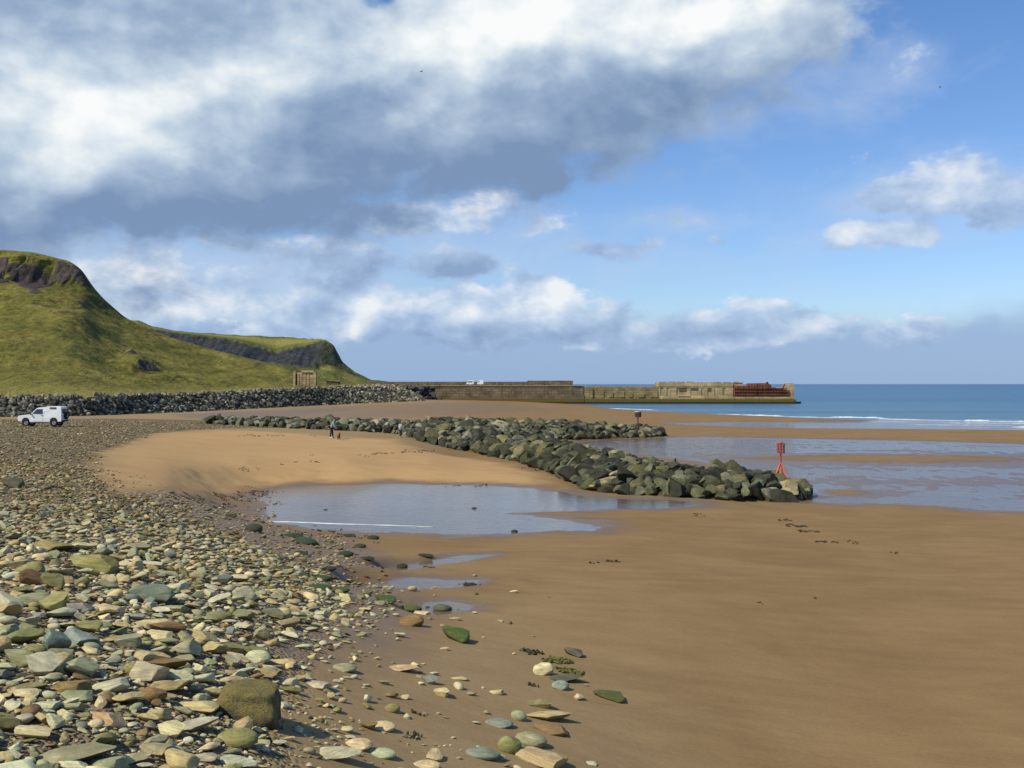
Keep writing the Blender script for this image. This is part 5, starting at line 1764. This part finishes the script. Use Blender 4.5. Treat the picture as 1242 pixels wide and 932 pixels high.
# split into lower body and narrower cabin so that the sides lean in
mb = MB()
mb.prism([p if p[1] < 1.25 else (p[0], p[1]) for p in prof], -0.86, 0.86, 0.03)
for v in mb.bm.verts:
    if v.co.z > 1.2:
        k = 1 - 0.11 * (v.co.z - 1.2) / 0.75
        v.co.y *= k
mb.build('body', WHITE, van, False)
for sy in (-1, 1):
    mb = MB()
    yk = lambda z: sy * (0.872 * (1 - 0.11 * max(0, z - 1.2) / 0.75))
    a = [(-0.72, 1.25), (-0.27, 1.72), (0.28, 1.72), (0.28, 1.25)]
    vs = [mb.bm.verts.new((x, yk(z) + 0.0, z)) for x, z in a]
    ws = [mb.bm.verts.new((x, yk(z) - sy * 0.05, z)) for x, z in a]
    mb.bm.faces.new(vs)
    mb.bm.faces.new(ws[::-1])
    for i in range(4):
        mb.bm.faces.new((vs[i], ws[i], ws[(i + 1) % 4], vs[(i + 1) % 4]))
    dr = MB().box((-0.18, sy * 0.866, 0.86), (0.98, 0.02, 0.66), bevel=0.006).build('door', WHITE, van)
    mb.build('window', GLASS, dr)
    MB().box((0.20, sy * 0.885, 1.10), (0.14, 0.03, 0.035)).build('handle', BLACKP, dr)
    MB().box((1.25, sy * 0.795, 1.82), (0.62, 0.05, 0.16), rot=(-sy * -0.12, 0, 0), bevel=0.01).build('roof_light', GLASS, van)
    MB().box((-0.80, sy * 0.98, 1.24), (0.10, 0.16, 0.16), bevel=0.02).build('wing_mirror', BLACKP, van)
    MB().box((-2.06, sy * 0.62, 0.86), (0.08, 0.30, 0.16), bevel=0.015).build('headlight', AMBER, van)
    MB().box((2.07, sy * 0.78, 0.98), (0.05, 0.12, 0.30), bevel=0.01).build('tail_light', REDL, van)
    MB().box((-0.0, sy * 0.88, 0.40), (1.7, 0.06, 0.10), bevel=0.02).build('sill_trim', BLACKP, van)
    for x in (-1.33, 1.34):
        wheel(van, x, sy * 0.76)
mb = MB()
vs = [mb.bm.verts.new(p) for p in ((-0.84, -0.74, 1.255), (-0.84, 0.74, 1.255), (-0.36, 0.68, 1.755), (-0.36, -0.68, 1.755))]
ws = [mb.bm.verts.new(v.co + Vector((0.05, 0, -0.04))) for v in vs]
for v in vs:
    v.co += Vector((-0.022, 0, 0.022))
mb.bm.faces.new(vs)
mb.bm.faces.new(ws[::-1])
for i in range(4):
    mb.bm.faces.new((vs[i], ws[i], ws[(i + 1) % 4], vs[(i + 1) % 4]))
mb.build('windscreen', GLASS, van)
MB().box((-2.13, 0, 0.56), (0.16, 1.66, 0.20), bevel=0.03).build('bumper', BLACKP, van)
MB().box((2.13, 0, 0.54), (0.14, 1.66, 0.18), bevel=0.03).build('bumper', BLACKP, van)
MB().box((-2.105, 0, 0.86), (0.03, 0.84, 0.18), bevel=0.008).build('grille', BLACKP, van)
MB().box((2.085, 0, 1.52), (0.03, 1.1, 0.42), bevel=0.008).build('rear_window', GLASS, van)
sp = wheel(van, 2.22, 0.12)
sp.location = (2.24, 0.12, 1.05)
sp.rotation_euler = (0, 0, R(90))
sp.name = 'spare_wheel'
van.scale = (0.91, 0.91, 0.91)

for (u0, u1, hv, lab, rz) in ((565.8, 574.6, 461.6, 'white van with dull side windows parked on the pier deck, left one', 0.0), (578.8, 586.4, 461.4, 'bright white box van parked on the pier deck, right one', 0.0)):
    Yv = PY + 4.5
    Wd = (u1 - u0) / FPX * Yv
    e = empty('delivery_van', (X_((u0 + u1) / 2, Yv), Yv, zd + 0.28), rz)
    tag(e, lab, 'van', 'white vans on the pier')
    Hh = Z_(hv, Yv) - (zd + 0.28)
    h2 = Wd / 2
    mb = MB()
    mb.prism([(-h2, 0.35), (-h2, 0.5 * Hh), (-h2 * 0.72, 0.58 * Hh), (-h2 * 0.5, Hh * 0.98), (h2 * 0.98, Hh), (h2, 0.35)], -0.9, 0.9, 0.05)
    mb.build('body', WHITE, e)
    if 'dull' in lab:
        MB().box((0.25, -0.905, 0.68 * Hh), (Wd * 0.5, 0.03, 0.24 * Hh), bevel=0.01).build('window', GLASS, e)
    MB().box((-h2 * 0.42, -0.905, 0.70 * Hh), (Wd * 0.16, 0.03, 0.22 * Hh), bevel=0.01).build('window', GLASS, e)
    for x in (-h2 * 0.6, h2 * 0.6):
        for sy in (-1, 1):
            wheel(e, x, sy * 0.8, 0.33)

# ================================================================== ruined concrete shelter below the hill
Yr_ = 268.0
rx = (369 - U0) / FPX * Yr_
rz0 = EYE - (466.6 - V0) / FPX * Yr_
CONC = stone_wall_mat('weathered_concrete', (0.42, 0.325, 0.19), (0.22, 0.165, 0.095), 0.6, 1.4, 0.35, -9)
ruin = empty('ruined_shelter', (rx, Yr_, rz0))
tag(ruin, 'roofless brown concrete ruin on the grass above the rock bank', 'ruin')
k_ = Yr_ / FPX
m = MB()
m.box((0.3, 0.6, 1.45), (4.4, 0.5, 3.5))
for x in (-1.6, -0.7, 0.2, 1.1):
    m.box((x, 0.31, 1.3), (0.35, 0.1, 3.0), jit=0.03)
m.box((0.3, 3.2, 1.2), (4.4, 0.4, 3.0))
m.build('wall', CONC, ruin)
m = MB()
m.box((0.9, 0.45, 3.45), (3.4, 0.9, 0.5), jit=0.05)
m.build('lintel', CONC, ruin)
m = MB()
m.box((-2.62, 0.5, 1.5), (0.55, 0.7, 3.9), jit=0.05)
m.build('pillar', CONC, ruin)
m = MB()
m.box((2.72, 0.9, 1.35), (0.6, 1.8, 3.9), jit=0.05)
m.build('end_wall', CONC, ruin)
m = MB()
m.box((-2.12, 1.6, 1.3), (0.42, 1.8, 3.0))  # solid dark box standing for the shade between pillar and wall
m.build('gap_shade', DARKC, ruin)
# low dark lean-to of concrete to its right
Yq = 290.0
q = empty('concrete_slab', ((404 - U0) / FPX * Yq, Yq, EYE - (466.8 - V0) / FPX * Yq))
tag(q, 'low dark concrete slab on the grass right of the ruin', 'slab')
m = MB()
m.box((0, 0, 0.45), (3.6, 2.0, 1.0), jit=0.12, bevel=0.05)
m.build('block', DARKC, q)
m = MB()
m.box((0.1, 0, 1.06), (4.1, 2.4, 0.22), jit=0.06)
m.build('cap', CONC, q)

# ================================================================== beacons on the groyne ends
REDP = paint('red_paint', (0.36, 0.060, 0.040), 0.65, 0.4, 0, 0.25, 4.0)
ORANGE = paint('faded_red_paint', (0.52, 0.14, 0.075), 0.7, 0.3, 0, 0.25, 3.0)
BROWNI = paint('brown_iron', (0.13, 0.055, 0.030), 0.8, 0.3, 0, 0.3, 4.0)


def ladder_can(mb, z0, z1, r, n=12, rings=5, bars=0.022):
    for i in range(rings):
        z = z0 + (z1 - z0) * i / (rings - 1)
        rr = r
        pts = [(rr * math.cos(2 * math.pi * k / n), rr * math.sin(2 * math.pi * k / n), z) for k in range(n)]
        for k in range(n):
            mb.tube(pts[k], pts[(k + 1) % n], bars, bars, 5)
    for k in range(n):
        a = 2 * math.pi * k / n
        mb.tube((r * math.cos(a), r * math.sin(a), z0), (r * math.cos(a), r * math.sin(a), z1), bars * 1.5, bars * 1.5, 5)


Yb_ = 61.2
bx_ = (947 - U0) / FPX * Yb_
zbase = 1.55
near_b = empty('beacon', (bx_, Yb_, zbase))
tag(near_b, 'red tripod beacon with a caged top standing on the near groyne end', 'beacon')
ztop = EYE - (537 - V0) / FPX * Yb_ - zbase
zcan0 = EYE - (549.5 - V0) / FPX * Yb_ - zbase
zsp = EYE - (561.5 - V0) / FPX * Yb_ - zbase
m = MB()
ladder_can(m, zcan0, ztop - 0.06, 0.215, 10, 4, 0.018)
m.tube((0, 0, zcan0), (0, 0, ztop - 0.04), 0.06, 0.06, 10)
m.ball((0, 0, ztop - 0.03), (0.13, 0.13, 0.09), 2)
for z in (zcan0, ztop - 0.06):
    m.box((0, 0, z), (0.48, 0.05, 0.03))
    m.box((0, 0, z), (0.05, 0.48, 0.03))
m.build('caged_top', REDP, near_b)
MB().tube((0, 0, zsp - 0.25), (0, 0, zcan0), 0.055, 0.045, 10).build('pole', REDP, near_b)
for k, a in enumerate((R(200), R(320), R(80))):
    m = MB()
    m.tube((0.03 * math.cos(a), 0.03 * math.sin(a), zsp), (0.62 * math.cos(a), 0.62 * math.sin(a), -0.35), 0.045, 0.05, 8)
    m.box((0.62 * math.cos(a), 0.62 * math.sin(a), -0.36), (0.22, 0.22, 0.06))
    m.build('leg', ORANGE, near_b)
m = MB()
m.tube((0, 0, -0.4), (0, 0, zsp - 0.55), 0.20, 0.13, 12)
m.tube((0, 0, zsp - 0.55), (0, 0, zsp - 0.2), 0.13, 0.06, 12)
m.build('pedestal', ORANGE, near_b)

Yf_ = 131.5
fx_ = (773.7 - U0) / FPX * Yf_
far_b = empty('beacon', (fx_, Yf_, EYE - (520 - V0) / FPX * Yf_))
tag(far_b, 'brown pole beacon with a dark can top behind the far groyne', 'beacon')
h = 20.0 / FPX * Yf_
MB().tube((0, 0, -1.2), (0, 0, h - 0.4), 0.10, 0.08, 10).build('pole', BROWNI, far_b)
m = MB()
ladder_can(m, h - 0.62, h, 0.36, 10, 4, 0.045)
m.tube((0, 0, h - 0.62), (0, 0, h), 0.20, 0.20, 10)
m.build('caged_top', BROWNI, far_b)
m = MB()
m.tube((0, 0, h), (0, 0, h + 0.10), 0.40, 0.40, 12)
m.build('cap', paint('pale_cap', (0.5, 0.5, 0.5), 0.7), far_b)


# ================================================================== people and the dog
def skin_mesh(name, joints, edges, radii, mat, parent=None, root=0, sub=2):
    me = bpy.data.meshes.new(name)
    me.from_pydata([Vector(j) for j in joints], edges, [])
    o = link(name, me, mat, parent)
    mod = o.modifiers.new('skin', 'SKIN')
    mod.use_smooth_shade = True
    for i, r in enumerate(radii):
        r = r if hasattr(r, '__len__') else (r, r)
        me.skin_vertices[0].data[i].radius = r
        me.skin_vertices[0].data[i].use_root = (i == root)
    s = o.modifiers.new('smooth', 'SUBSURF')
    s.levels = s.render_levels = sub
    dg = bpy.context.evaluated_depsgraph_get()
    dg.update()
    me2 = bpy.data.meshes.new_from_object(o.evaluated_get(dg))
    me2.name = name
    o.modifiers.clear()
    o.data = me2
    if not me2.materials:
        me2.materials.append(mat)
    me2.polygons.foreach_set('use_smooth', [True] * len(me2.polygons))
    return o


SKIN = paint('skin', (0.42, 0.24, 0.16), 0.55, 0.3, 0, 0.06)
DARKHAIR = paint('dark_hair', (0.025, 0.018, 0.014), 0.6, 0.3, 0, 0.2, 20)
DENIM = paint('dark_trousers', (0.030, 0.032, 0.042), 0.85, 0.1, 0, 0.2, 8)
TEAL = paint('pale_teal_jacket', (0.20, 0.34, 0.33), 0.85, 0.1, 0, 0.12, 8)
LILAC = paint('sunlit_grey_blue_jacket', (0.40, 0.40, 0.50), 0.85, 0.1, 0, 0.10, 8)  # pale tone paints the sunlit side of darker clothes
SHOE = paint('pale_shoes', (0.60, 0.56, 0.50), 0.7, 0.2)
DOGM = paint('brown_dog_fur', (0.15, 0.060, 0.028), 0.9, 0.1, 0, 0.3, 10)


def figure(name_label, u, v, top_px, lean, jacket, arm_fwd, shoes):
    x, y = GT(u, v)
    z = float(land(np.array([x]), np.array([y]))[0])
    root = empty('person', (x, y, z), 0)
    tag(root, name_label, 'person', 'people on the beach')
    S = (top_px / FPX * y) / 1.72
    c, s_ = math.cos(lean), math.sin(lean)

    def up(px_, py_, pz_):      # bends the trunk about the hips towards +x
        dz = pz_ - 0.92
        return ((px_ + dz * s_) * S, py_ * S, (0.92 + dz * c) * S)
    P = [up(0, 0, 0.95), up(0, 0, 1.12), up(0, 0, 1.32), up(0, 0, 1.45), up(0.01, 0, 1.53), up(0.02, 0, 1.60), up(0.02, 0, 1.70)]
    E = [(0, 1), (1, 2), (2, 3), (3, 4), (4, 5), (5, 6)]
    Rr = [(0.15 * S, 0.11 * S), (0.135 * S, 0.10 * S), (0.165 * S, 0.115 * S), (0.07 * S, 0.07 * S), 0.052 * S, 0.092 * S, 0.085 * S]
    hands = []
    for sy in (-1, 1):
        k = len(P)
        sh = up(0, sy * 0.17, 1.40)
        el = (sh[0] + (0.03 + 0.10 * arm_fwd) * S, sh[1] + sy * 0.05 * S, sh[2] - 0.27 * S)
        wr = (el[0] + (0.04 + 0.17 * arm_fwd) * S, el[1] - sy * 0.01 * S, el[2] - (0.24 - 0.10 * arm_fwd) * S)
        pm = (wr[0] + 0.02 * S, wr[1], wr[2] - 0.08 * S)
        P += [sh, el, wr, pm]
        E += [(2, k), (k, k + 1), (k + 1, k + 2), (k + 2, k + 3)]
        Rr += [0.062 * S, 0.045 * S, 0.030 * S, 0.036 * S]
        for f in range(5):
            j = len(P)
            off = (f - 2) * 0.018 * S
            L = (0.055, 0.075, 0.08, 0.072, 0.06)[f] * S
            if f == 0:
                P += [(pm[0] + 0.03 * S, pm[1] - sy * 0.012 * S, pm[2] + 0.02 * S), (pm[0] + 0.055 * S, pm[1] - sy * 0.012 * S, pm[2] - 0.02 * S)]
            else:
                P += [(pm[0] + off * 0.9, pm[1], pm[2] - 0.45 * L), (pm[0] + off + 0.012 * S, pm[1] - sy * 0.010 * S, pm[2] - L)]
            E += [(k + 3, j), (j, j + 1)]
            Rr += [0.010 * S, 0.0085 * S]
    for sy in (-1, 1):
        k = len(P)
        st = sy * 0.10
        P += [(0.0, sy * 0.09 * S, 0.86 * S), ((0.03 + st * .5) * S, sy * 0.10 * S, 0.48 * S), ((st) * S, sy * 0.10 * S, 0.09 * S), ((st + 0.15) * S, sy * 0.11 * S, 0.035 * S)]
        E += [(0, k), (k, k + 1), (k + 1, k + 2), (k + 2, k + 3)]
        Rr += [0.085 * S, 0.056 * S, 0.040 * S, 0.036 * S]
    skin_mesh('body', P, E, Rr, SKIN, root)
    # face: nose and hair
    hd = Vector(P[6])
    MB().ball(hd + Vector((-0.018 * S, 0, 0.025 * S)), (0.105 * S, 0.092 * S, 0.085 * S), 3).build('hair', DARKHAIR, root, True)
    # jacket: trunk and sleeves, a little wider than the body
    J = P[:4] + P[7:10] + P[7 + 14:10 + 14]
    JE = [(0, 1), (1, 2), (2, 3), (2, 4), (4, 5), (5, 6), (2, 7), (7, 8), (8, 9)]
    skin_mesh('jacket', J, JE, [(0.175 * S, 0.135 * S), (0.16 * S, 0.125 * S), (0.19 * S, 0.14 * S), 0.085 * S, 0.085 * S, 0.066 * S, 0.048 * S, 0.085 * S, 0.066 * S, 0.048 * S], jacket, root)
    k = len(P) - 8
    T = [P[0], P[k], P[k + 1], P[k + 2], P[k + 4], P[k + 5], P[k + 6]]
    skin_mesh('trousers', T, [(0, 1), (1, 2), (2, 3), (0, 4), (4, 5), (5, 6)], [(0.165 * S, 0.125 * S), 0.10 * S, 0.074 * S, 0.060 * S, 0.10 * S, 0.074 * S, 0.060 * S], DENIM, root)
    for kk in (k + 3, k + 7):
        a = Vector(P[kk])
        MB().ball(a + Vector((-0.06 * S, 0, 0.01 * S)), (0.15 * S, 0.055 * S, 0.052 * S), 2).build('shoe', shoes, root, True)
    return root


p2 = figure('person in a grey-blue jacket painted sunlit pale standing against the groyne boulders', 485.5, 531, 18.5, 0.0, LILAC, 0.2, SHOE)
p2.rotation_euler.z = R(60)
p1 = figure('person in a pale teal top stooping towards the dog', 402.0, 531.5, 24.5, 0.36, TEAL, 0.6, SHOE)

dxx, dyy = GT(411, 533.5)
dzz = float(land(np.array([dxx]), np.array([dyy]))[0])
dog = empty('dog', (dxx, dyy, dzz), R(-70))
tag(dog, 'small brown dog standing on the sand beside the stooping person', 'dog')
k = 0.82
J = [(-0.30, 0, 0.46), (-0.05, 0, 0.47), (0.20, 0, 0.46), (0.34, 0, 0.58), (0.42, 0, 0.70), (0.56, 0, 0.66)]
JE = [(0, 1), (1, 2), (2, 3), (3, 4), (4, 5)]
JR = [0.10, 0.11, 0.14, 0.085, 0.085, 0.040]
for sy in (-1, 1):
    n = len(J)
    J += [(0.22, sy * 0.08, 0.34), (0.20, sy * 0.085, 0.19), (0.22, sy * 0.085, 0.03)]
    JE += [(2, n), (n, n + 1), (n + 1, n + 2)]
    JR += [0.055, 0.034, 0.030]
    n = len(J)
    J += [(-0.26, sy * 0.085, 0.34), (-0.38, sy * 0.09, 0.17), (-0.34, sy * 0.09, 0.03)]
    JE += [(0, n), (n, n + 1), (n + 1, n + 2)]
    JR += [0.070, 0.032, 0.028]
    n = len(J)
    J += [(0.39, sy * 0.05, 0.78), (0.37, sy * 0.08, 0.84)]
    JE += [(4, n), (n, n + 1)]
    JR += [0.032, 0.014]
n = len(J)
J += [(-0.40, 0, 0.52), (-0.56, 0, 0.64)]
JE += [(0, n), (n, n + 1)]
JR += [0.035, 0.018]
skin_mesh('body', [tuple(c * k for c in p) for p in J], JE, [r * k for r in JR], DOGM, dog, 1)

# ================================================================== gulls far up in the air
BIRD = paint('bird_plumage', (0.10, 0.10, 0.11), 0.8, 0.2)
for (u, v, Y, rz, lab) in ((511, 87, 190, 30, 'small dark bird gliding under the large white cloud'), (1140, 106, 210, -20, 'small dark bird alone in the clear blue sky')):
    p = at(u, v, Y)
    bd = empty('flying_bird', p, R(rz))
    tag(bd, lab, 'bird', 'birds in flight')
    J = [(-0.26, 0, 0.0), (-0.05, 0, 0.0), (0.12, 0, 0.02), (0.22, 0, 0.03), (0.30, 0, 0.02)]
    skin_mesh('body', J, [(0, 1), (1, 2), (2, 3), (3, 4)], [(0.05, 0.012), 0.075, 0.06, 0.05, 0.014], BIRD, bd, 1, 1)
    for sy in (-1, 1):
        mb = MB()
        a = [(0.10, 0.05, 0.02), (0.13, 0.28, 0.12), (0.02, 0.62, 0.08), (-0.05, 0.60, 0.075), (-0.04, 0.28, 0.11), (-0.06, 0.05, 0.02)]
        vs = [mb.bm.verts.new((x, sy * y, z)) for x, y, z in a]
        ws = [mb.bm.verts.new((x, sy * y, z - 0.015)) for x, y, z in a]
        mb.bm.faces.new(vs)
        mb.bm.faces.new(ws[::-1])
        for i in range(6):
            mb.bm.faces.new((vs[i], ws[i], ws[(i + 1) % 6], vs[(i + 1) % 6]))
        mb.build('wing', BIRD, bd)

# ================================================================== weed thrown up on the sand
WEED = paint('dark_weed', (0.045, 0.038, 0.020), 0.7, 0.3, 0, 0.4, 6.0)
WEEDG = paint('olive_weed', (0.105, 0.11, 0.022), 0.7, 0.3, 0, 0.35, 6.0)


def weed_clump(mb_v, mb_f, x, y, rx_, ry_, n, seed):
    rs = np.random.RandomState(seed)
    for _ in range(n):
        a, rr = rs.uniform(0, 6.28), math.sqrt(rs.uniform(0, 1))
        cx, cy = x + rx_ * rr * math.cos(a), y + ry_ * rr * math.sin(a)
        z = float(hbase(np.array([cx]), np.array([cy]))[0]) if n < 4 else None
        d = rs.uniform(0, 6.28)
        L, w = rs.uniform(0.5, 1.1) * 0.35 * max(rx_, 0.1), rs.uniform(0.12, 0.3) * 0.3 * max(rx_, 0.1)
        pts = []
        for t_ in (-1, -0.3, 0.4, 1):
            dd = d + 0.5 * t_
            pts.append((cx + L * t_ * math.cos(dd), cy + L * t_ * math.sin(dd), (1 - abs(t_)) * rs.uniform(0.02, 0.07) + 0.012))
        b0 = len(mb_v)
        for i, (px_, py_, pz_) in enumerate(pts):
            ww = w * (1 - 0.7 * abs((-1, -0.3, 0.4, 1)[i]))
            nx, ny = -math.sin(d), math.cos(d)
            mb_v += [(px_ - nx * ww, py_ - ny * ww, pz_), (px_ + nx * ww, py_ + ny * ww, pz_), (px_ + nx * ww, py_ + ny * ww, pz_ - 0.03), (px_ - nx * ww, py_ - ny * ww, pz_ - 0.03)]
        for i in range(3):
            a0, a1 = b0 + 4 * i, b0 + 4 * i + 4
            for k in range(4):
                mb_f.append((a0 + k, a0 + (k + 1) % 4, a1 + (k + 1) % 4, a1 + k))
        mb_f += [(b0, b0 + 3, b0 + 2, b0 + 1), (b0 + 12, b0 + 13, b0 + 14, b0 + 15)]


def weed(name, spots, mat, label, cat='seaweed', group=None, kind=None):
    V, F = [], []
    for i, (u, v, w, h, n) in enumerate(spots):
        x, y = GT(u, v)
        dz = (EYE - float(hbase(x, y))) / y
        weed_clump(V, F, x, y, w / FPX * y / 2, h / FPX * y / dz / 2, n, int(u * 7 + v))
    V = np.array(V)
    V[:, 2] += land(V[:, 0], V[:, 1])
    return tag(link(name, np_mesh(name, V, F, True), mat), label, cat if kind is None else None, group, kind)


for (u, v, w, h, n, lab, mt_) in (
        (646, 792, 30, 6, 26, 'dark brown seaweed strands at the left end of the weed clump', WEED),
        (675, 802, 40, 8, 34, 'olive seaweed spread behind the cream knobbly stone', WEEDG),
        (690, 815, 36, 7, 26, 'olive green seaweed trailing over the long dark stone', WEEDG),
        (648, 832, 16, 4, 10, 'dark weed scrap left of the blue-grey pebble', WEED),
        (503, 894, 22, 9, 9, 'dark twisted weed alone below the stone scatter', WEED),
        (387, 876, 22, 4, 5, 'dark weed strand right of the mossy boulder', WEED),
        (335, 902, 34, 5, 7, 'dark strand painting the shadow that runs from the rounded olive boulder', WEED),  # dark strands laid in for the boulder's shadow line
        (506, 867, 18, 5, 7, 'dark weed scrap above the twisted weed', WEED),
        (520, 688, 14, 3, 6, 'dark weed on the upper rill', WEED),
        (565, 706, 16, 4, 8, 'dark weed lying in the end of the rill', WEED),
        (740, 650 + 32, 24, 2, 8, 'thin dark weed line in the middle of the open sand', WEED),
        (952, 632, 22, 3, 9, 'dark weed on the sand, farthest patch below the groyne tip', WEED),
        (964, 639, 34, 4, 12, 'dark weed on the sand, second patch below the groyne tip', WEED),
        (980, 645, 26, 4, 12, 'dark weed on the sand, thickest patch below the groyne tip', WEED),
        (1000, 657, 32, 3, 7, 'thin weed on the sand, right of the thickest patch', WEED),
        (1034, 658, 12, 4, 6, 'small dark weed knot right of the weed patches', WEED),
        (1086, 670, 14, 3, 5, 'small dark weed knot farthest along the open sand', WEED),
        (848, 628, 14, 3, 6, 'dark weed on the sand in front of the groyne', WEED),
        (720, 684, 16, 3, 5, 'small weed scrap on the open sand', WEED),
        (922, 732, 6, 4, 4, 'tiny dark weed scrap in the middle of the sand', WEED),
        (990, 727, 8, 3, 4, 'tiny weed scrap right of another on the sand', WEED)):
    weed('seaweed', [(u, v, w, h, n)], mt_, lab, group='scraps of seaweed on the sand')
spots = []
rs = np.random.RandomState(77)
for (u0, v0, u1, v1, n, sp) in ((170, 614, 330, 594, 70, 4), (300, 597, 420, 590, 26, 2), (190, 604, 310, 588, 34, 3), (335, 607, 415, 601, 30, 1.5), (350, 645, 450, 655, 16, 6), (430, 553, 560, 544, 22, 1.2), (470, 588.5, 600, 588, 18, 1), (380, 604, 420, 602, 6, 1), (365, 609, 410, 606, 8, 1.5), (560, 590, 690, 597, 14, 1),
                                (290, 569, 400, 558, 10, 2), (290, 528, 410, 529, 8, 1), (340, 632, 420, 635, 8, 3), (400, 640, 460, 650, 6, 3), (600, 559, 660, 572, 6, 2), (150, 606, 230, 618, 18, 5)):
    for i in range(n):
        f = rs.rand()
        spots.append((u0 + (u1 - u0) * f, v0 + (v1 - v0) * f + rs.normal() * sp, rs.uniform(4, 12), rs.uniform(0.8, 2.0), rs.randint(3, 7)))
weed('strandline_weed', spots, WEED, 'dark bits of seaweed along the tide lines of the sand bank', None, None, 'stuff')
